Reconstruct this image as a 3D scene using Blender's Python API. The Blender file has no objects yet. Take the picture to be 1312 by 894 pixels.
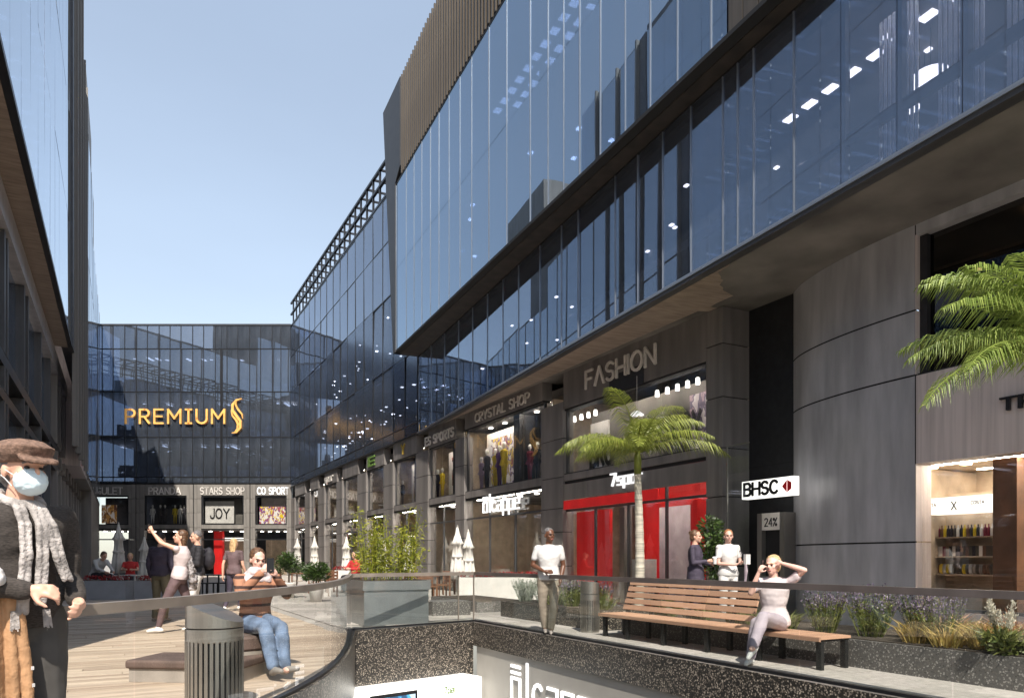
import bpy, bmesh, math, random
from mathutils import Vector, Matrix
R = math.radians
SC = bpy.context.scene
COL = SC.collection

# ---------------------------------------------------------------- camera, world, sun, exposure
EYE = 1.25
cam_d = bpy.data.cameras.new('camera')
cam = bpy.data.objects.new('camera', cam_d); COL.objects.link(cam)
cam.location = (0, 0, EYE); cam.rotation_euler = (R(90), 0, 0)
cam_d.sensor_width = 36.0; cam_d.lens = 36.0 * 950 / 1312
cam_d.shift_x = 0.0; cam_d.shift_y = (716 - 447) / 1312
cam_d.clip_start = 0.05; cam_d.clip_end = 3000
SC.camera = cam
SUN_EL, SUN_HEAD = 50.0, 8.0        # elevation; light travels towards +Y turned by this to -X
w_ = bpy.data.worlds.new('World'); SC.world = w_; w_.use_nodes = True
nt = w_.node_tree; bg = nt.nodes['Background']
sky = nt.nodes.new('ShaderNodeTexSky'); sky.sky_type = 'NISHITA'; sky.sun_disc = False
sky.sun_elevation = R(SUN_EL); sky.sun_rotation = R(180 - SUN_HEAD)
sky.altitude = 0; sky.air_density = 1.0; sky.dust_density = 0.7; sky.ozone_density = 1.2
hs = nt.nodes.new('ShaderNodeHueSaturation'); hs.inputs['Saturation'].default_value = 0.88
gmn = nt.nodes.new('ShaderNodeGamma'); gmn.inputs[1].default_value = 0.6
wtc = nt.nodes.new('ShaderNodeTexCoord'); wmp = nt.nodes.new('ShaderNodeMapping'); wmp.inputs['Scale'].default_value = (1, 1, 3.0)
wn = nt.nodes.new('ShaderNodeTexNoise'); wn.inputs['Scale'].default_value = 1.6; wn.inputs['Detail'].default_value = 5
wr_ = nt.nodes.new('ShaderNodeMapRange'); wr_.inputs[1].default_value = .3; wr_.inputs[2].default_value = .7; wr_.inputs[3].default_value = .96; wr_.inputs[4].default_value = 1.05
wmul = nt.nodes.new('ShaderNodeVectorMath'); wmul.operation = 'SCALE'
nt.links.new(wtc.outputs['Generated'], wmp.inputs[0]); nt.links.new(wmp.outputs[0], wn.inputs[0]); nt.links.new(wn.outputs['Fac'], wr_.inputs[0])
nt.links.new(sky.outputs[0], gmn.inputs[0]); nt.links.new(gmn.outputs[0], hs.inputs['Color']); nt.links.new(hs.outputs[0], wmul.inputs[0]); nt.links.new(wr_.outputs[0], wmul.inputs['Scale']); nt.links.new(wmul.outputs[0], bg.inputs[0]); bg.inputs[1].default_value = 0.15
sd = bpy.data.lights.new('sun', 'SUN'); sd.energy = 2.7; sd.angle = R(0.5); sd.color = (1.0, 0.93, 0.83)
sun = bpy.data.objects.new('sun', sd); COL.objects.link(sun)
_l = Vector((-math.sin(R(SUN_HEAD)) * math.cos(R(SUN_EL)), math.cos(R(SUN_HEAD)) * math.cos(R(SUN_EL)), -math.sin(R(SUN_EL))))
sun.rotation_euler = _l.to_track_quat('-Z', 'Y').to_euler()
SC.view_settings.view_transform = 'Standard'; SC.view_settings.look = 'None'
SC.view_settings.exposure = 1.44; SC.view_settings.gamma = 1
SC.render.engine = 'CYCLES'
SC.cycles.max_bounces = 8; SC.cycles.transparent_max_bounces = 24
SC.cycles.diffuse_bounces = 3; SC.cycles.glossy_bounces = 4
SC.cycles.caustics_reflective = False; SC.cycles.caustics_refractive = False
SC.cycles.use_denoising = True
SC.cycles.sample_clamp_indirect = 6

rnd = random.Random(7)
# ---------------------------------------------------------------- frames: w = across the street, t = along it
CS, SN = math.cos(R(27.76)), math.sin(R(27.76))
def P(w, t, z=0.0): return Vector((w*CS - t*SN, w*SN + t*CS, z))
def WT(x, y): return (x*CS + y*SN, -x*SN + y*CS)
def px(u, Y, v=716): return Vector(((u-656)/950*Y, Y, EYE + (716-v)/950*Y))
def t_on(W, u):
    Y = W / (0.0009315 * (u - 156)); return Y * (0.8849 - 0.4657*(u-656)/950)
WALL = 11.46

# ---------------------------------------------------------------- materials
MATS = {}
def new_mat(name):
    m = bpy.data.materials.new(name); m.use_nodes = True
    MATS[name] = m
    return m, m.node_tree, m.node_tree.nodes['Principled BSDF']
def mat(name, col, rough=0.6, metal=0.0, vary=0.12, scale=3.0, bump=0.0, bscale=60.0, stretch=None, emit=None, spec=0.5, col2=None, coords='Object', detail=5, tone=0.09):
    m, t, b = new_mat(name)
    b.inputs['Roughness'].default_value = rough; b.inputs['Metallic'].default_value = metal
    b.inputs['Specular IOR Level'].default_value = spec
    tc = t.nodes.new('ShaderNodeTexCoord'); mp = t.nodes.new('ShaderNodeMapping')
    t.links.new(tc.outputs[coords], mp.inputs[0])
    if stretch: mp.inputs['Scale'].default_value = stretch
    n = t.nodes.new('ShaderNodeTexNoise'); n.inputs['Scale'].default_value = scale; n.inputs['Detail'].default_value = detail
    t.links.new(mp.outputs[0], n.inputs['Vector'])
    r = t.nodes.new('ShaderNodeValToRGB')
    c2 = col2 or tuple(min(1, c*(1+vary*1.6)) for c in col)
    c1 = tuple(c*(1-vary*1.6) for c in col) if not col2 else col
    r.color_ramp.elements[0].color = (*c1, 1); r.color_ramp.elements[1].color = (*c2, 1)
    r.color_ramp.elements[0].position = 0.32; r.color_ramp.elements[1].position = 0.68
    t.links.new(n.outputs['Fac'], r.inputs[0])
    oi = t.nodes.new('ShaderNodeObjectInfo'); mr = t.nodes.new('ShaderNodeMapRange'); mr.inputs[3].default_value = 1-tone; mr.inputs[4].default_value = 1+tone
    hv = t.nodes.new('ShaderNodeHueSaturation'); t.links.new(oi.outputs['Random'], mr.inputs[0]); t.links.new(mr.outputs[0], hv.inputs['Value']); t.links.new(r.outputs[0], hv.inputs['Color']); t.links.new(hv.outputs[0], b.inputs['Base Color'])
    if bump:
        n2 = t.nodes.new('ShaderNodeTexNoise'); n2.inputs['Scale'].default_value = bscale; n2.inputs['Detail'].default_value = 3
        t.links.new(mp.outputs[0], n2.inputs['Vector'])
        bp = t.nodes.new('ShaderNodeBump'); bp.inputs['Strength'].default_value = bump; bp.inputs['Distance'].default_value = 0.02
        t.links.new(n2.outputs['Fac'], bp.inputs['Height']); t.links.new(bp.outputs[0], b.inputs['Normal'])
    if emit:
        b.inputs['Emission Color'].default_value = (*emit[:3], 1); b.inputs['Emission Strength'].default_value = emit[3]
    return m
def glass(name, tint, f0, rough=0.0, refl=(1, 1, 1), wave=0.0, haze=0.0):
    m = bpy.data.materials.new(name); m.use_nodes = True; t = m.node_tree; t.nodes.clear(); MATS[name] = m
    out = t.nodes.new('ShaderNodeOutputMaterial'); mix = t.nodes.new('ShaderNodeMixShader')
    tr = t.nodes.new('ShaderNodeBsdfTransparent'); tr.inputs[0].default_value = (*tint, 1)
    gl = t.nodes.new('ShaderNodeBsdfGlossy'); gl.inputs['Roughness'].default_value = rough; gl.inputs['Color'].default_value = (*refl, 1)
    lw = t.nodes.new('ShaderNodeLayerWeight'); lw.inputs[0].default_value = 0.5
    pw = t.nodes.new('ShaderNodeMath'); pw.operation = 'POWER'; pw.inputs[1].default_value = 5
    ma = t.nodes.new('ShaderNodeMath'); ma.operation = 'MULTIPLY_ADD'; ma.inputs[1].default_value = 1-f0; ma.inputs[2].default_value = f0
    t.links.new(lw.outputs['Facing'], pw.inputs[0]); t.links.new(pw.outputs[0], ma.inputs[0]); t.links.new(ma.outputs[0], mix.inputs[0])
    if wave:
        tc = t.nodes.new('ShaderNodeTexCoord'); n = t.nodes.new('ShaderNodeTexNoise'); n.inputs['Scale'].default_value = 0.6; n.inputs['Detail'].default_value = 1
        bp = t.nodes.new('ShaderNodeBump'); bp.inputs['Strength'].default_value = wave; bp.inputs['Distance'].default_value = 0.05
        t.links.new(tc.outputs['Object'], n.inputs[0]); t.links.new(n.outputs['Fac'], bp.inputs['Height']); t.links.new(bp.outputs[0], gl.inputs['Normal'])
    t.links.new(tr.outputs[0], mix.inputs[1]); t.links.new(gl.outputs[0], mix.inputs[2]); fin = mix
    if haze:  # pale diffuse mixed in to imitate hazy sky reflections on the panes
        df = t.nodes.new('ShaderNodeBsdfDiffuse'); df.inputs[0].default_value = (.5, .57, .68, 1); fin = t.nodes.new('ShaderNodeMixShader')
        tc2 = t.nodes.new('ShaderNodeTexCoord'); n2 = t.nodes.new('ShaderNodeTexNoise'); n2.inputs['Scale'].default_value = 1.3; n2.inputs['Detail'].default_value = 4
        mm = t.nodes.new('ShaderNodeMath'); mm.operation = 'MULTIPLY'; mm.inputs[1].default_value = haze*2
        t.links.new(tc2.outputs['Object'], n2.inputs[0]); t.links.new(n2.outputs['Fac'], mm.inputs[0]); t.links.new(mm.outputs[0], fin.inputs[0])
        t.links.new(mix.outputs[0], fin.inputs[1]); t.links.new(df.outputs[0], fin.inputs[2])
    t.links.new(fin.outputs[0], out.inputs[0])
    return m
def emis(name, col, s):
    m = bpy.data.materials.new(name); m.use_nodes = True; t = m.node_tree; t.nodes.clear(); MATS[name] = m
    out = t.nodes.new('ShaderNodeOutputMaterial'); e = t.nodes.new('ShaderNodeEmission'); e.inputs[0].default_value = (*col, 1); e.inputs[1].default_value = s
    t.links.new(e.outputs[0], out.inputs[0]); return m
def voronoi_mat(name, base, chips, scale, rough=0.35, thresh=0.35, coords='Object'):
    m, t, b = new_mat(name); b.inputs['Roughness'].default_value = rough
    tc = t.nodes.new('ShaderNodeTexCoord')
    v = t.nodes.new('ShaderNodeTexVoronoi'); v.inputs['Scale'].default_value = scale
    t.links.new(tc.outputs[coords], v.inputs['Vector'])
    sep = t.nodes.new('ShaderNodeSeparateColor'); t.links.new(v.outputs['Color'], sep.inputs[0])
    rp = t.nodes.new('ShaderNodeValToRGB'); rp.color_ramp.interpolation = 'CONSTANT'
    els = rp.color_ramp.elements; els[0].position = 0; els[0].color = (*base, 1); els[1].position = thresh; els[1].color = (*chips[0], 1)
    for i, c in enumerate(chips[1:]):
        e = els.new(thresh + (1-thresh)*(i+1)/len(chips)); e.color = (*c, 1)
    t.links.new(sep.outputs[0], rp.inputs[0])
    lt = t.nodes.new('ShaderNodeMath'); lt.operation = 'LESS_THAN'; lt.inputs[1].default_value = 0.55
    t.links.new(v.outputs['Distance'], lt.inputs[0])
    mx = t.nodes.new('ShaderNodeMix'); mx.data_type = 'RGBA'
    mx.inputs[6].default_value = (*base, 1)
    t.links.new(lt.outputs[0], mx.inputs[0]); t.links.new(rp.outputs[0], mx.inputs[7]); t.links.new(mx.outputs[2], b.inputs['Base Color'])
    return m
def art_mat(name, cols, scale=2.0, rough=0.5, glow=0.0, seed=0.0, stretch=(1, 1, 0.6)):
    m, t, b = new_mat(name); b.inputs['Roughness'].default_value = rough
    tc = t.nodes.new('ShaderNodeTexCoord'); mp = t.nodes.new('ShaderNodeMapping')
    mp.inputs['Location'].default_value = (seed, seed*1.7, seed*0.3); mp.inputs['Scale'].default_value = stretch
    t.links.new(tc.outputs['Object'], mp.inputs[0])
    n = t.nodes.new('ShaderNodeTexNoise'); n.inputs['Scale'].default_value = scale; n.inputs['Detail'].default_value = 2.5; n.inputs['Distortion'].default_value = 1.2
    t.links.new(mp.outputs[0], n.inputs[0])
    rp = t.nodes.new('ShaderNodeValToRGB'); rp.color_ramp.interpolation = 'CONSTANT'; els = rp.color_ramp.elements
    els[0].position = 0; els[0].color = (*cols[0], 1); els[1].position = 0.42; els[1].color = (*cols[1], 1)
    for i, c in enumerate(cols[2:]):
        e = els.new(0.47 + 0.2*i/max(1, len(cols)-2)); e.color = (*c, 1)
    t.links.new(n.outputs['Fac'], rp.inputs[0]); t.links.new(rp.outputs[0], b.inputs['Base Color'])
    if glow:
        t.links.new(rp.outputs[0], b.inputs['Emission Color']); b.inputs['Emission Strength'].default_value = glow
    return m

mat('clad', (0.18, 0.165, 0.157), 0.55, vary=0.16, scale=2.5, bump=0.12, bscale=30, stretch=(1, 1, 0.15))
mat('clad_light', (0.20, 0.185, 0.17), 0.55, vary=0.14, scale=2.5, bump=0.12, bscale=30, stretch=(1, 1, 0.15))
mat('column_stone', (0.40, 0.395, 0.415), 0.30, vary=0.12, scale=3.5, bump=0.06, bscale=40, stretch=(1, 1, 0.2))
mat('wall_stone', (0.54, 0.47, 0.45), 0.5, vary=0.10, scale=5, bump=0.15, bscale=14, stretch=(3, 3, 0.08))
mat('joint', (0.012, 0.012, 0.013), 0.7)
mat('black_panel', (0.014, 0.014, 0.016), 0.5, vary=0.2, scale=8)
mat('dark_metal', (0.035, 0.036, 0.04), 0.4, metal=0.6)
mat('soffit', (0.31, 0.25, 0.205), 0.5, vary=0.16, scale=2.0, bump=0.1, bscale=40, stretch=(1, 6, 1))
mat('soffit_dark', (0.03, 0.024, 0.02), 0.6, vary=0.3)
mat('fin_bronze', (0.085, 0.07, 0.055), 0.45, metal=0.3, vary=0.12)
mat('frame_black', (0.035, 0.033, 0.033), 0.5)
mat('frame_grey', (0.075, 0.075, 0.08), 0.45, metal=0.3)
mat('mullion_light', (0.28, 0.31, 0.36), 0.35, metal=0.6)
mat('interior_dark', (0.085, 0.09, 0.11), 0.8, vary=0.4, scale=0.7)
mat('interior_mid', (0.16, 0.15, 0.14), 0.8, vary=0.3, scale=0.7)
mat('interior_warm', (0.42, 0.33, 0.24), 0.7, vary=0.15)
mat('interior_white', (0.72, 0.7, 0.68), 0.7, vary=0.06)
mat('shop_red', (0.55, 0.012, 0.012), 0.45, vary=0.15, scale=1.2, emit=(0.8, 0.02, 0.02, 0.09))  # glow put into the red so the shop surfaces look lit
mat('blind_white', (0.75, 0.76, 0.8), 0.6, vary=0.1)
mat('sign_grey', (0.66, 0.62, 0.58), 0.45)
mat('sign_white', (0.85, 0.85, 0.85), 0.4, emit=(1, 1, 1, 0.35))
mat('sign_gold', (0.8, 0.42, 0.12), 0.35, emit=(1.0, 0.55, 0.15, 0.1))
mat('sign_black', (0.01, 0.01, 0.012), 0.4)
mat('sign_red', (0.6, 0.01, 0.02), 0.4)
mat('sign_box_white', (0.9, 0.9, 0.86), 0.4, emit=(1, 0.97, 0.9, 0.55), vary=0.02)
mat('green_logo', (0.12, 0.22, 0.04), 0.6); mat('yellow_logo', (0.4, 0.28, 0.04), 0.6)
glass('glass_office', (0.22, 0.27, 0.38), 0.36, refl=(0.70, 0.85, 1.0), wave=0.05, haze=.045)
glass('glass_gallery', (0.62, 0.64, 0.72), 0.20, refl=(0.74, 0.86, 1.0), wave=0.04, haze=.045)
glass('glass_far', (0.35, 0.40, 0.50), 0.24, refl=(0.80, 0.88, 1.0), wave=0.07, haze=.065)
glass('glass_shop', (0.93, 0.93, 0.92), 0.05)
glass('glass_wing', (0.5, 0.54, 0.62), 0.05, rough=.16, refl=(0.80, 0.88, 1.0), haze=.045)
glass('glass_left', (0.25, 0.3, 0.4), 0.62, refl=(0.9, 0.95, 1.0), wave=0.02)
glass('glass_dark', (0.16, 0.14, 0.13), 0.06)
glass('glass_rail', (0.93, 0.95, 0.94), 0.045)
emis('lamp_white', (1.0, 0.93, 0.85), 7); emis('lamp_warm', (1.0, 0.75, 0.45), 16); emis('fill_glow', (1.0, 0.9, 0.78), 26); emis('lamp_soft', (1.0, 0.95, 0.9), 2.2)  # the strip emitter serves added fill strips only
voronoi_mat('terrazzo', (0.022, 0.02, 0.018), [(0.03, 0.026, 0.022), (0.09, 0.075, 0.06), (0.38, 0.33, 0.27), (0.2, 0.17, 0.14), (0.03, 0.028, 0.025), (0.22, 0.19, 0.16)], 52, thresh=.25)
voronoi_mat('terrazzo_grey', (0.10, 0.095, 0.09), [(0.06, 0.055, 0.05), (0.2, 0.19, 0.18), (0.3, 0.28, 0.26), (0.12, 0.11, 0.1)], 50, rough=0.5)
mat('paving', (0.36, 0.33, 0.30), 0.75, vary=0.10, scale=6, bump=0.2, bscale=90)
mat('paving_b', (0.43, 0.39, 0.36), 0.75, vary=0.10, scale=6, bump=0.2, bscale=90)
mat('plank_a', (0.43, 0.335, 0.25), 0.6, vary=0.14, scale=4, bump=0.25, bscale=40, stretch=(0.4, 8, 8))
mat('plank_b', (0.48, 0.38, 0.29), 0.6, vary=0.14, scale=4, bump=0.25, bscale=40, stretch=(0.4, 8, 8))
mat('plank_c', (0.38, 0.29, 0.215), 0.6, vary=0.14, scale=4, bump=0.25, bscale=40, stretch=(0.4, 8, 8))
mat('plank_d', (0.52, 0.42, 0.32), 0.6, vary=0.12, scale=4, bump=0.25, bscale=40, stretch=(0.4, 8, 8))
mat('hall_wall', (0.24, 0.27, 0.32), 0.5, vary=0.1)
mat('earth', (0.05, 0.038, 0.028), 0.9, bump=0.5, bscale=30)
mat('pit_wall', (0.36, 0.34, 0.31), 0.6, vary=0.05, scale=1.5)
mat('rail_metal', (0.30, 0.26, 0.225), 0.38, metal=0.35)
mat('steel', (0.36, 0.34, 0.31), 0.32, metal=0.85, vary=0.06, stretch=(1, 1, 0.1))
mat('steel_planter', (0.34, 0.35, 0.36), 0.35, metal=0.7, vary=0.06)
mat('white_planter', (0.62, 0.6, 0.57), 0.55, vary=0.05)
mat('grey_planter', (0.36, 0.37, 0.4), 0.55, vary=0.05)
mat('bench_wood', (0.50, 0.29, 0.19), 0.55, vary=0.16, scale=5, bump=0.2, bscale=50, stretch=(8, 0.5, 8), tone=.17)
mat('bench_metal', (0.03, 0.03, 0.03), 0.5, metal=0.5)
mat('upholstery', (0.12, 0.08, 0.065), 0.7, vary=0.2)
mat('concrete_seat', (0.33, 0.29, 0.25), 0.7)
mat('brown_wood', (0.16, 0.075, 0.04), 0.55, vary=0.2)
mat('canvas_white', (0.6, 0.58, 0.54), 0.8, vary=0.05, scale=8, bump=0.2, bscale=20)
mat('trunk_palm', (0.50, 0.46, 0.38), 0.8, vary=0.25, scale=6, bump=0.6, bscale=30, stretch=(0.3, 0.3, 4))
mat('bark', (0.10, 0.07, 0.045), 0.85, vary=0.25)
def leaf_mat(name, a, b, trans=0.25):
    m, t, bs = new_mat(name); bs.inputs['Roughness'].default_value = 0.45
    g = t.nodes.new('ShaderNodeNewGeometry'); r = t.nodes.new('ShaderNodeValToRGB')
    r.color_ramp.elements[0].color = (*a, 1); r.color_ramp.elements[1].color = (*b, 1)
    t.links.new(g.outputs['Random Per Island'], r.inputs[0]); t.links.new(r.outputs[0], bs.inputs['Base Color'])
    tl = t.nodes.new('ShaderNodeBsdfTranslucent'); t.links.new(r.outputs[0], tl.inputs[0])
    mx = t.nodes.new('ShaderNodeMixShader'); mx.inputs[0].default_value = trans
    out = t.nodes['Material Output']
    t.links.new(bs.outputs[0], mx.inputs[1]); t.links.new(tl.outputs[0], mx.inputs[2]); t.links.new(mx.outputs[0], out.inputs[0])
leaf_mat('palm_leaf', (0.12, 0.16, 0.02), (0.38, 0.42, 0.09), 0.35)
leaf_mat('palm_leaf_dark', (0.12, 0.18, 0.03), (0.34, 0.42, 0.10), 0.35)
leaf_mat('bamboo_leaf', (0.10, 0.14, 0.01), (0.42, 0.42, 0.05), 0.35)
leaf_mat('bush_leaf', (0.02, 0.045, 0.012), (0.08, 0.13, 0.03), 0.2)
leaf_mat('grass_leaf', (0.06, 0.09, 0.02), (0.26, 0.27, 0.08), 0.25)
leaf_mat('gold_grass', (0.30, 0.24, 0.06), (0.55, 0.38, 0.14), 0.25)
leaf_mat('rust_grass', (0.35, 0.14, 0.06), (0.6, 0.35, 0.22), 0.25)
leaf_mat('lavender', (0.08, 0.06, 0.10), (0.22, 0.16, 0.24), 0.1)
leaf_mat('pale_plume', (0.5, 0.46, 0.36), (0.75, 0.7, 0.6), 0.3)
leaf_mat('red_flower', (0.22, 0.01, 0.015), (0.4, 0.03, 0.03), 0.1)
leaf_mat('silver_leaf', (0.20, 0.24, 0.18), (0.4, 0.42, 0.33), 0.2)
def M(n): return MATS[n]

# ---------------------------------------------------------------- object helpers
def link(name, data, parent=None):
    o = bpy.data.objects.new(name, data); COL.objects.link(o)
    if parent is not None: o.parent = parent
    return o
def tag(o, label=None, cat=None, group=None, kind=None):
    if label: o['label'] = label
    if cat: o['category'] = cat
    if group: o['group'] = group
    if kind: o['kind'] = kind
    return o
def thing(name, label, cat, loc=(0, 0, 0), rz=0.0, group=None):
    o = bpy.data.objects.new(name, None); COL.objects.link(o); o.empty_display_size = 0.2
    o.location = loc; o.rotation_euler = (0, 0, rz)
    return tag(o, label, cat, group)
STREET = R(27.76)
def copy_tree(o, parent=None):
    c = o.copy(); COL.objects.link(c); c.parent = parent
    for ch in list(o.children): copy_tree(ch, c)
    return c
class Fr:
    """plan frame: a along, b outwards (both in the parent's x,y)"""
    def __init__(s, o=(0, 0), a=(1, 0), b=None):
        s.o = Vector(o); s.a = Vector(a).normalized(); s.b = Vector(b) if b else Vector((-s.a.y, s.a.x))
    def p(s, a, b, z): q = s.o + s.a*a + s.b*b; return Vector((q.x, q.y, z))
    def ang(s): return math.atan2(s.a.y, s.a.x)
ID = Fr()
class MB:
    def __init__(s): s.v = []; s.f = []; s.mi = []; s.m = 0
    def quad(s, pts):
        n = len(s.v); s.v += [tuple(p) for p in pts]; s.f.append(tuple(range(n, n+len(pts)))); s.mi.append(s.m)
    def box(s, x0, x1, y0, y1, z0, z1, fr=ID):
        n = len(s.v)
        for z in (z0, z1):
            for (x, y) in ((x0, y0), (x1, y0), (x1, y1), (x0, y1)): s.v.append(tuple(fr.p(x, y, z)))
        for f in ((0, 3, 2, 1), (4, 5, 6, 7), (0, 1, 5, 4), (1, 2, 6, 5), (2, 3, 7, 6), (3, 0, 4, 7)):
            s.f.append(tuple(n+i for i in f)); s.mi.append(s.m)
    def prism(s, poly, z0, z1):
        n = len(s.v); k = len(poly)
        s.v += [(x, y, z0) for x, y in poly] + [(x, y, z1) for x, y in poly]
        s.f.append(tuple(n+k-1-i for i in range(k))); s.f.append(tuple(n+k+i for i in range(k)))
        for i in range(k): s.f.append((n+i, n+(i+1) % k, n+k+(i+1) % k, n+k+i))
        s.mi += [s.m]*(k+2)
    def tube(s, pts, rad, n=8, cap=True, flat=None):
        pts = [Vector(p) for p in pts]; rs = rad if isinstance(rad, (list, tuple)) else [rad]*len(pts)
        base = len(s.v); up = Vector((0, 0, 1))
        for i, p in enumerate(pts):
            d = (pts[min(i+1, len(pts)-1)] - pts[max(i-1, 0)])
            if d.length < 1e-9: d = Vector((0, 0, 1))
            d.normalize(); x = d.cross(up)
            if x.length < 0.05: x = d.cross(Vector((1, 0, 0)))
            x.normalize(); y = x.cross(d)
            for k in range(n):
                a = 2*math.pi*k/n; s.v.append(tuple(p + x*math.cos(a)*rs[i] + y*math.sin(a)*rs[i]*(flat or 1)))
        for i in range(len(pts)-1):
            for k in range(n):
                a = base+i*n+k; b = base+i*n+(k+1) % n; s.f.append((a, b, b+n, a+n)); s.mi.append(s.m)
        if cap:
            s.f.append(tuple(base+n-1-k for k in range(n))); s.f.append(tuple(base+(len(pts)-1)*n+k for k in range(n))); s.mi += [s.m]*2
    def lathe(s, prof, n=20, c=(0, 0), wob=None):
        base = len(s.v)
        for j, (r, z) in enumerate(prof):
            for k in range(n):
                a = 2*math.pi*k/n; rr = r*(wob(a, j) if wob else 1)
                s.v.append((c[0]+rr*math.cos(a), c[1]+rr*math.sin(a), z))
        for i in range(len(prof)-1):
            for k in range(n):
                a = base+i*n+k; b = base+i*n+(k+1) % n; s.f.append((a, b, b+n, a+n)); s.mi.append(s.m)
        s.f.append(tuple(base+n-1-k for k in range(n))); s.f.append(tuple(base+(len(prof)-1)*n+k for k in range(n))); s.mi += [s.m]*2
    def mesh(s, name, mats, smooth=False):
        me = bpy.data.meshes.new(name); me.from_pydata(s.v, [], s.f)
        mats = mats if isinstance(mats, (list, tuple)) else [mats]
        for m in mats: me.materials.append(M(m) if isinstance(m, str) else m)
        if len(mats) > 1: me.polygons.foreach_set('material_index', s.mi)
        if smooth: me.polygons.foreach_set('use_smooth', [True]*len(me.polygons))
        me.update(); return me
    def build(s, name, mats, parent=None, smooth=False, kind=None):
        o = link(name, s.mesh(name, mats, smooth), parent)
        if kind: o['kind'] = kind
        return o
_unit = {}
def unit(kind, m):
    k = (kind, m)
    if k not in _unit:
        b = MB()
        if kind == 'box': b.box(-.5, .5, -.5, .5, -.5, .5)
        else: b.quad([(-.5, 0, -.5), (.5, 0, -.5), (.5, 0, .5), (-.5, 0, .5)])
        _unit[k] = b.mesh(kind + '_' + m, m)
    return _unit[k]
def piece(name, parent, m, x0, x1, y0, y1, z0, z1, fr=ID, kind='box', tilt=0.0):
    o = link(name, unit(kind, m), parent)
    c = fr.p((x0+x1)/2, (y0+y1)/2, (z0+z1)/2); o.location = c
    o.scale = (max(abs(x1-x0), 1e-4), max(abs(y1-y0), 1e-4) if kind == 'box' else 1, max(abs(z1-z0), 1e-4))
    o.rotation_euler = (rnd.uniform(-tilt, tilt), rnd.uniform(-tilt, tilt)*0.3, fr.ang() + rnd.uniform(-tilt, tilt))
    return o
def bx(name, parent, m, x0, x1, y0, y1, z0, z1, fr=ID):
    b = MB(); b.box(x0, x1, y0, y1, z0, z1, fr); return b.build(name, m, parent)

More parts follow.
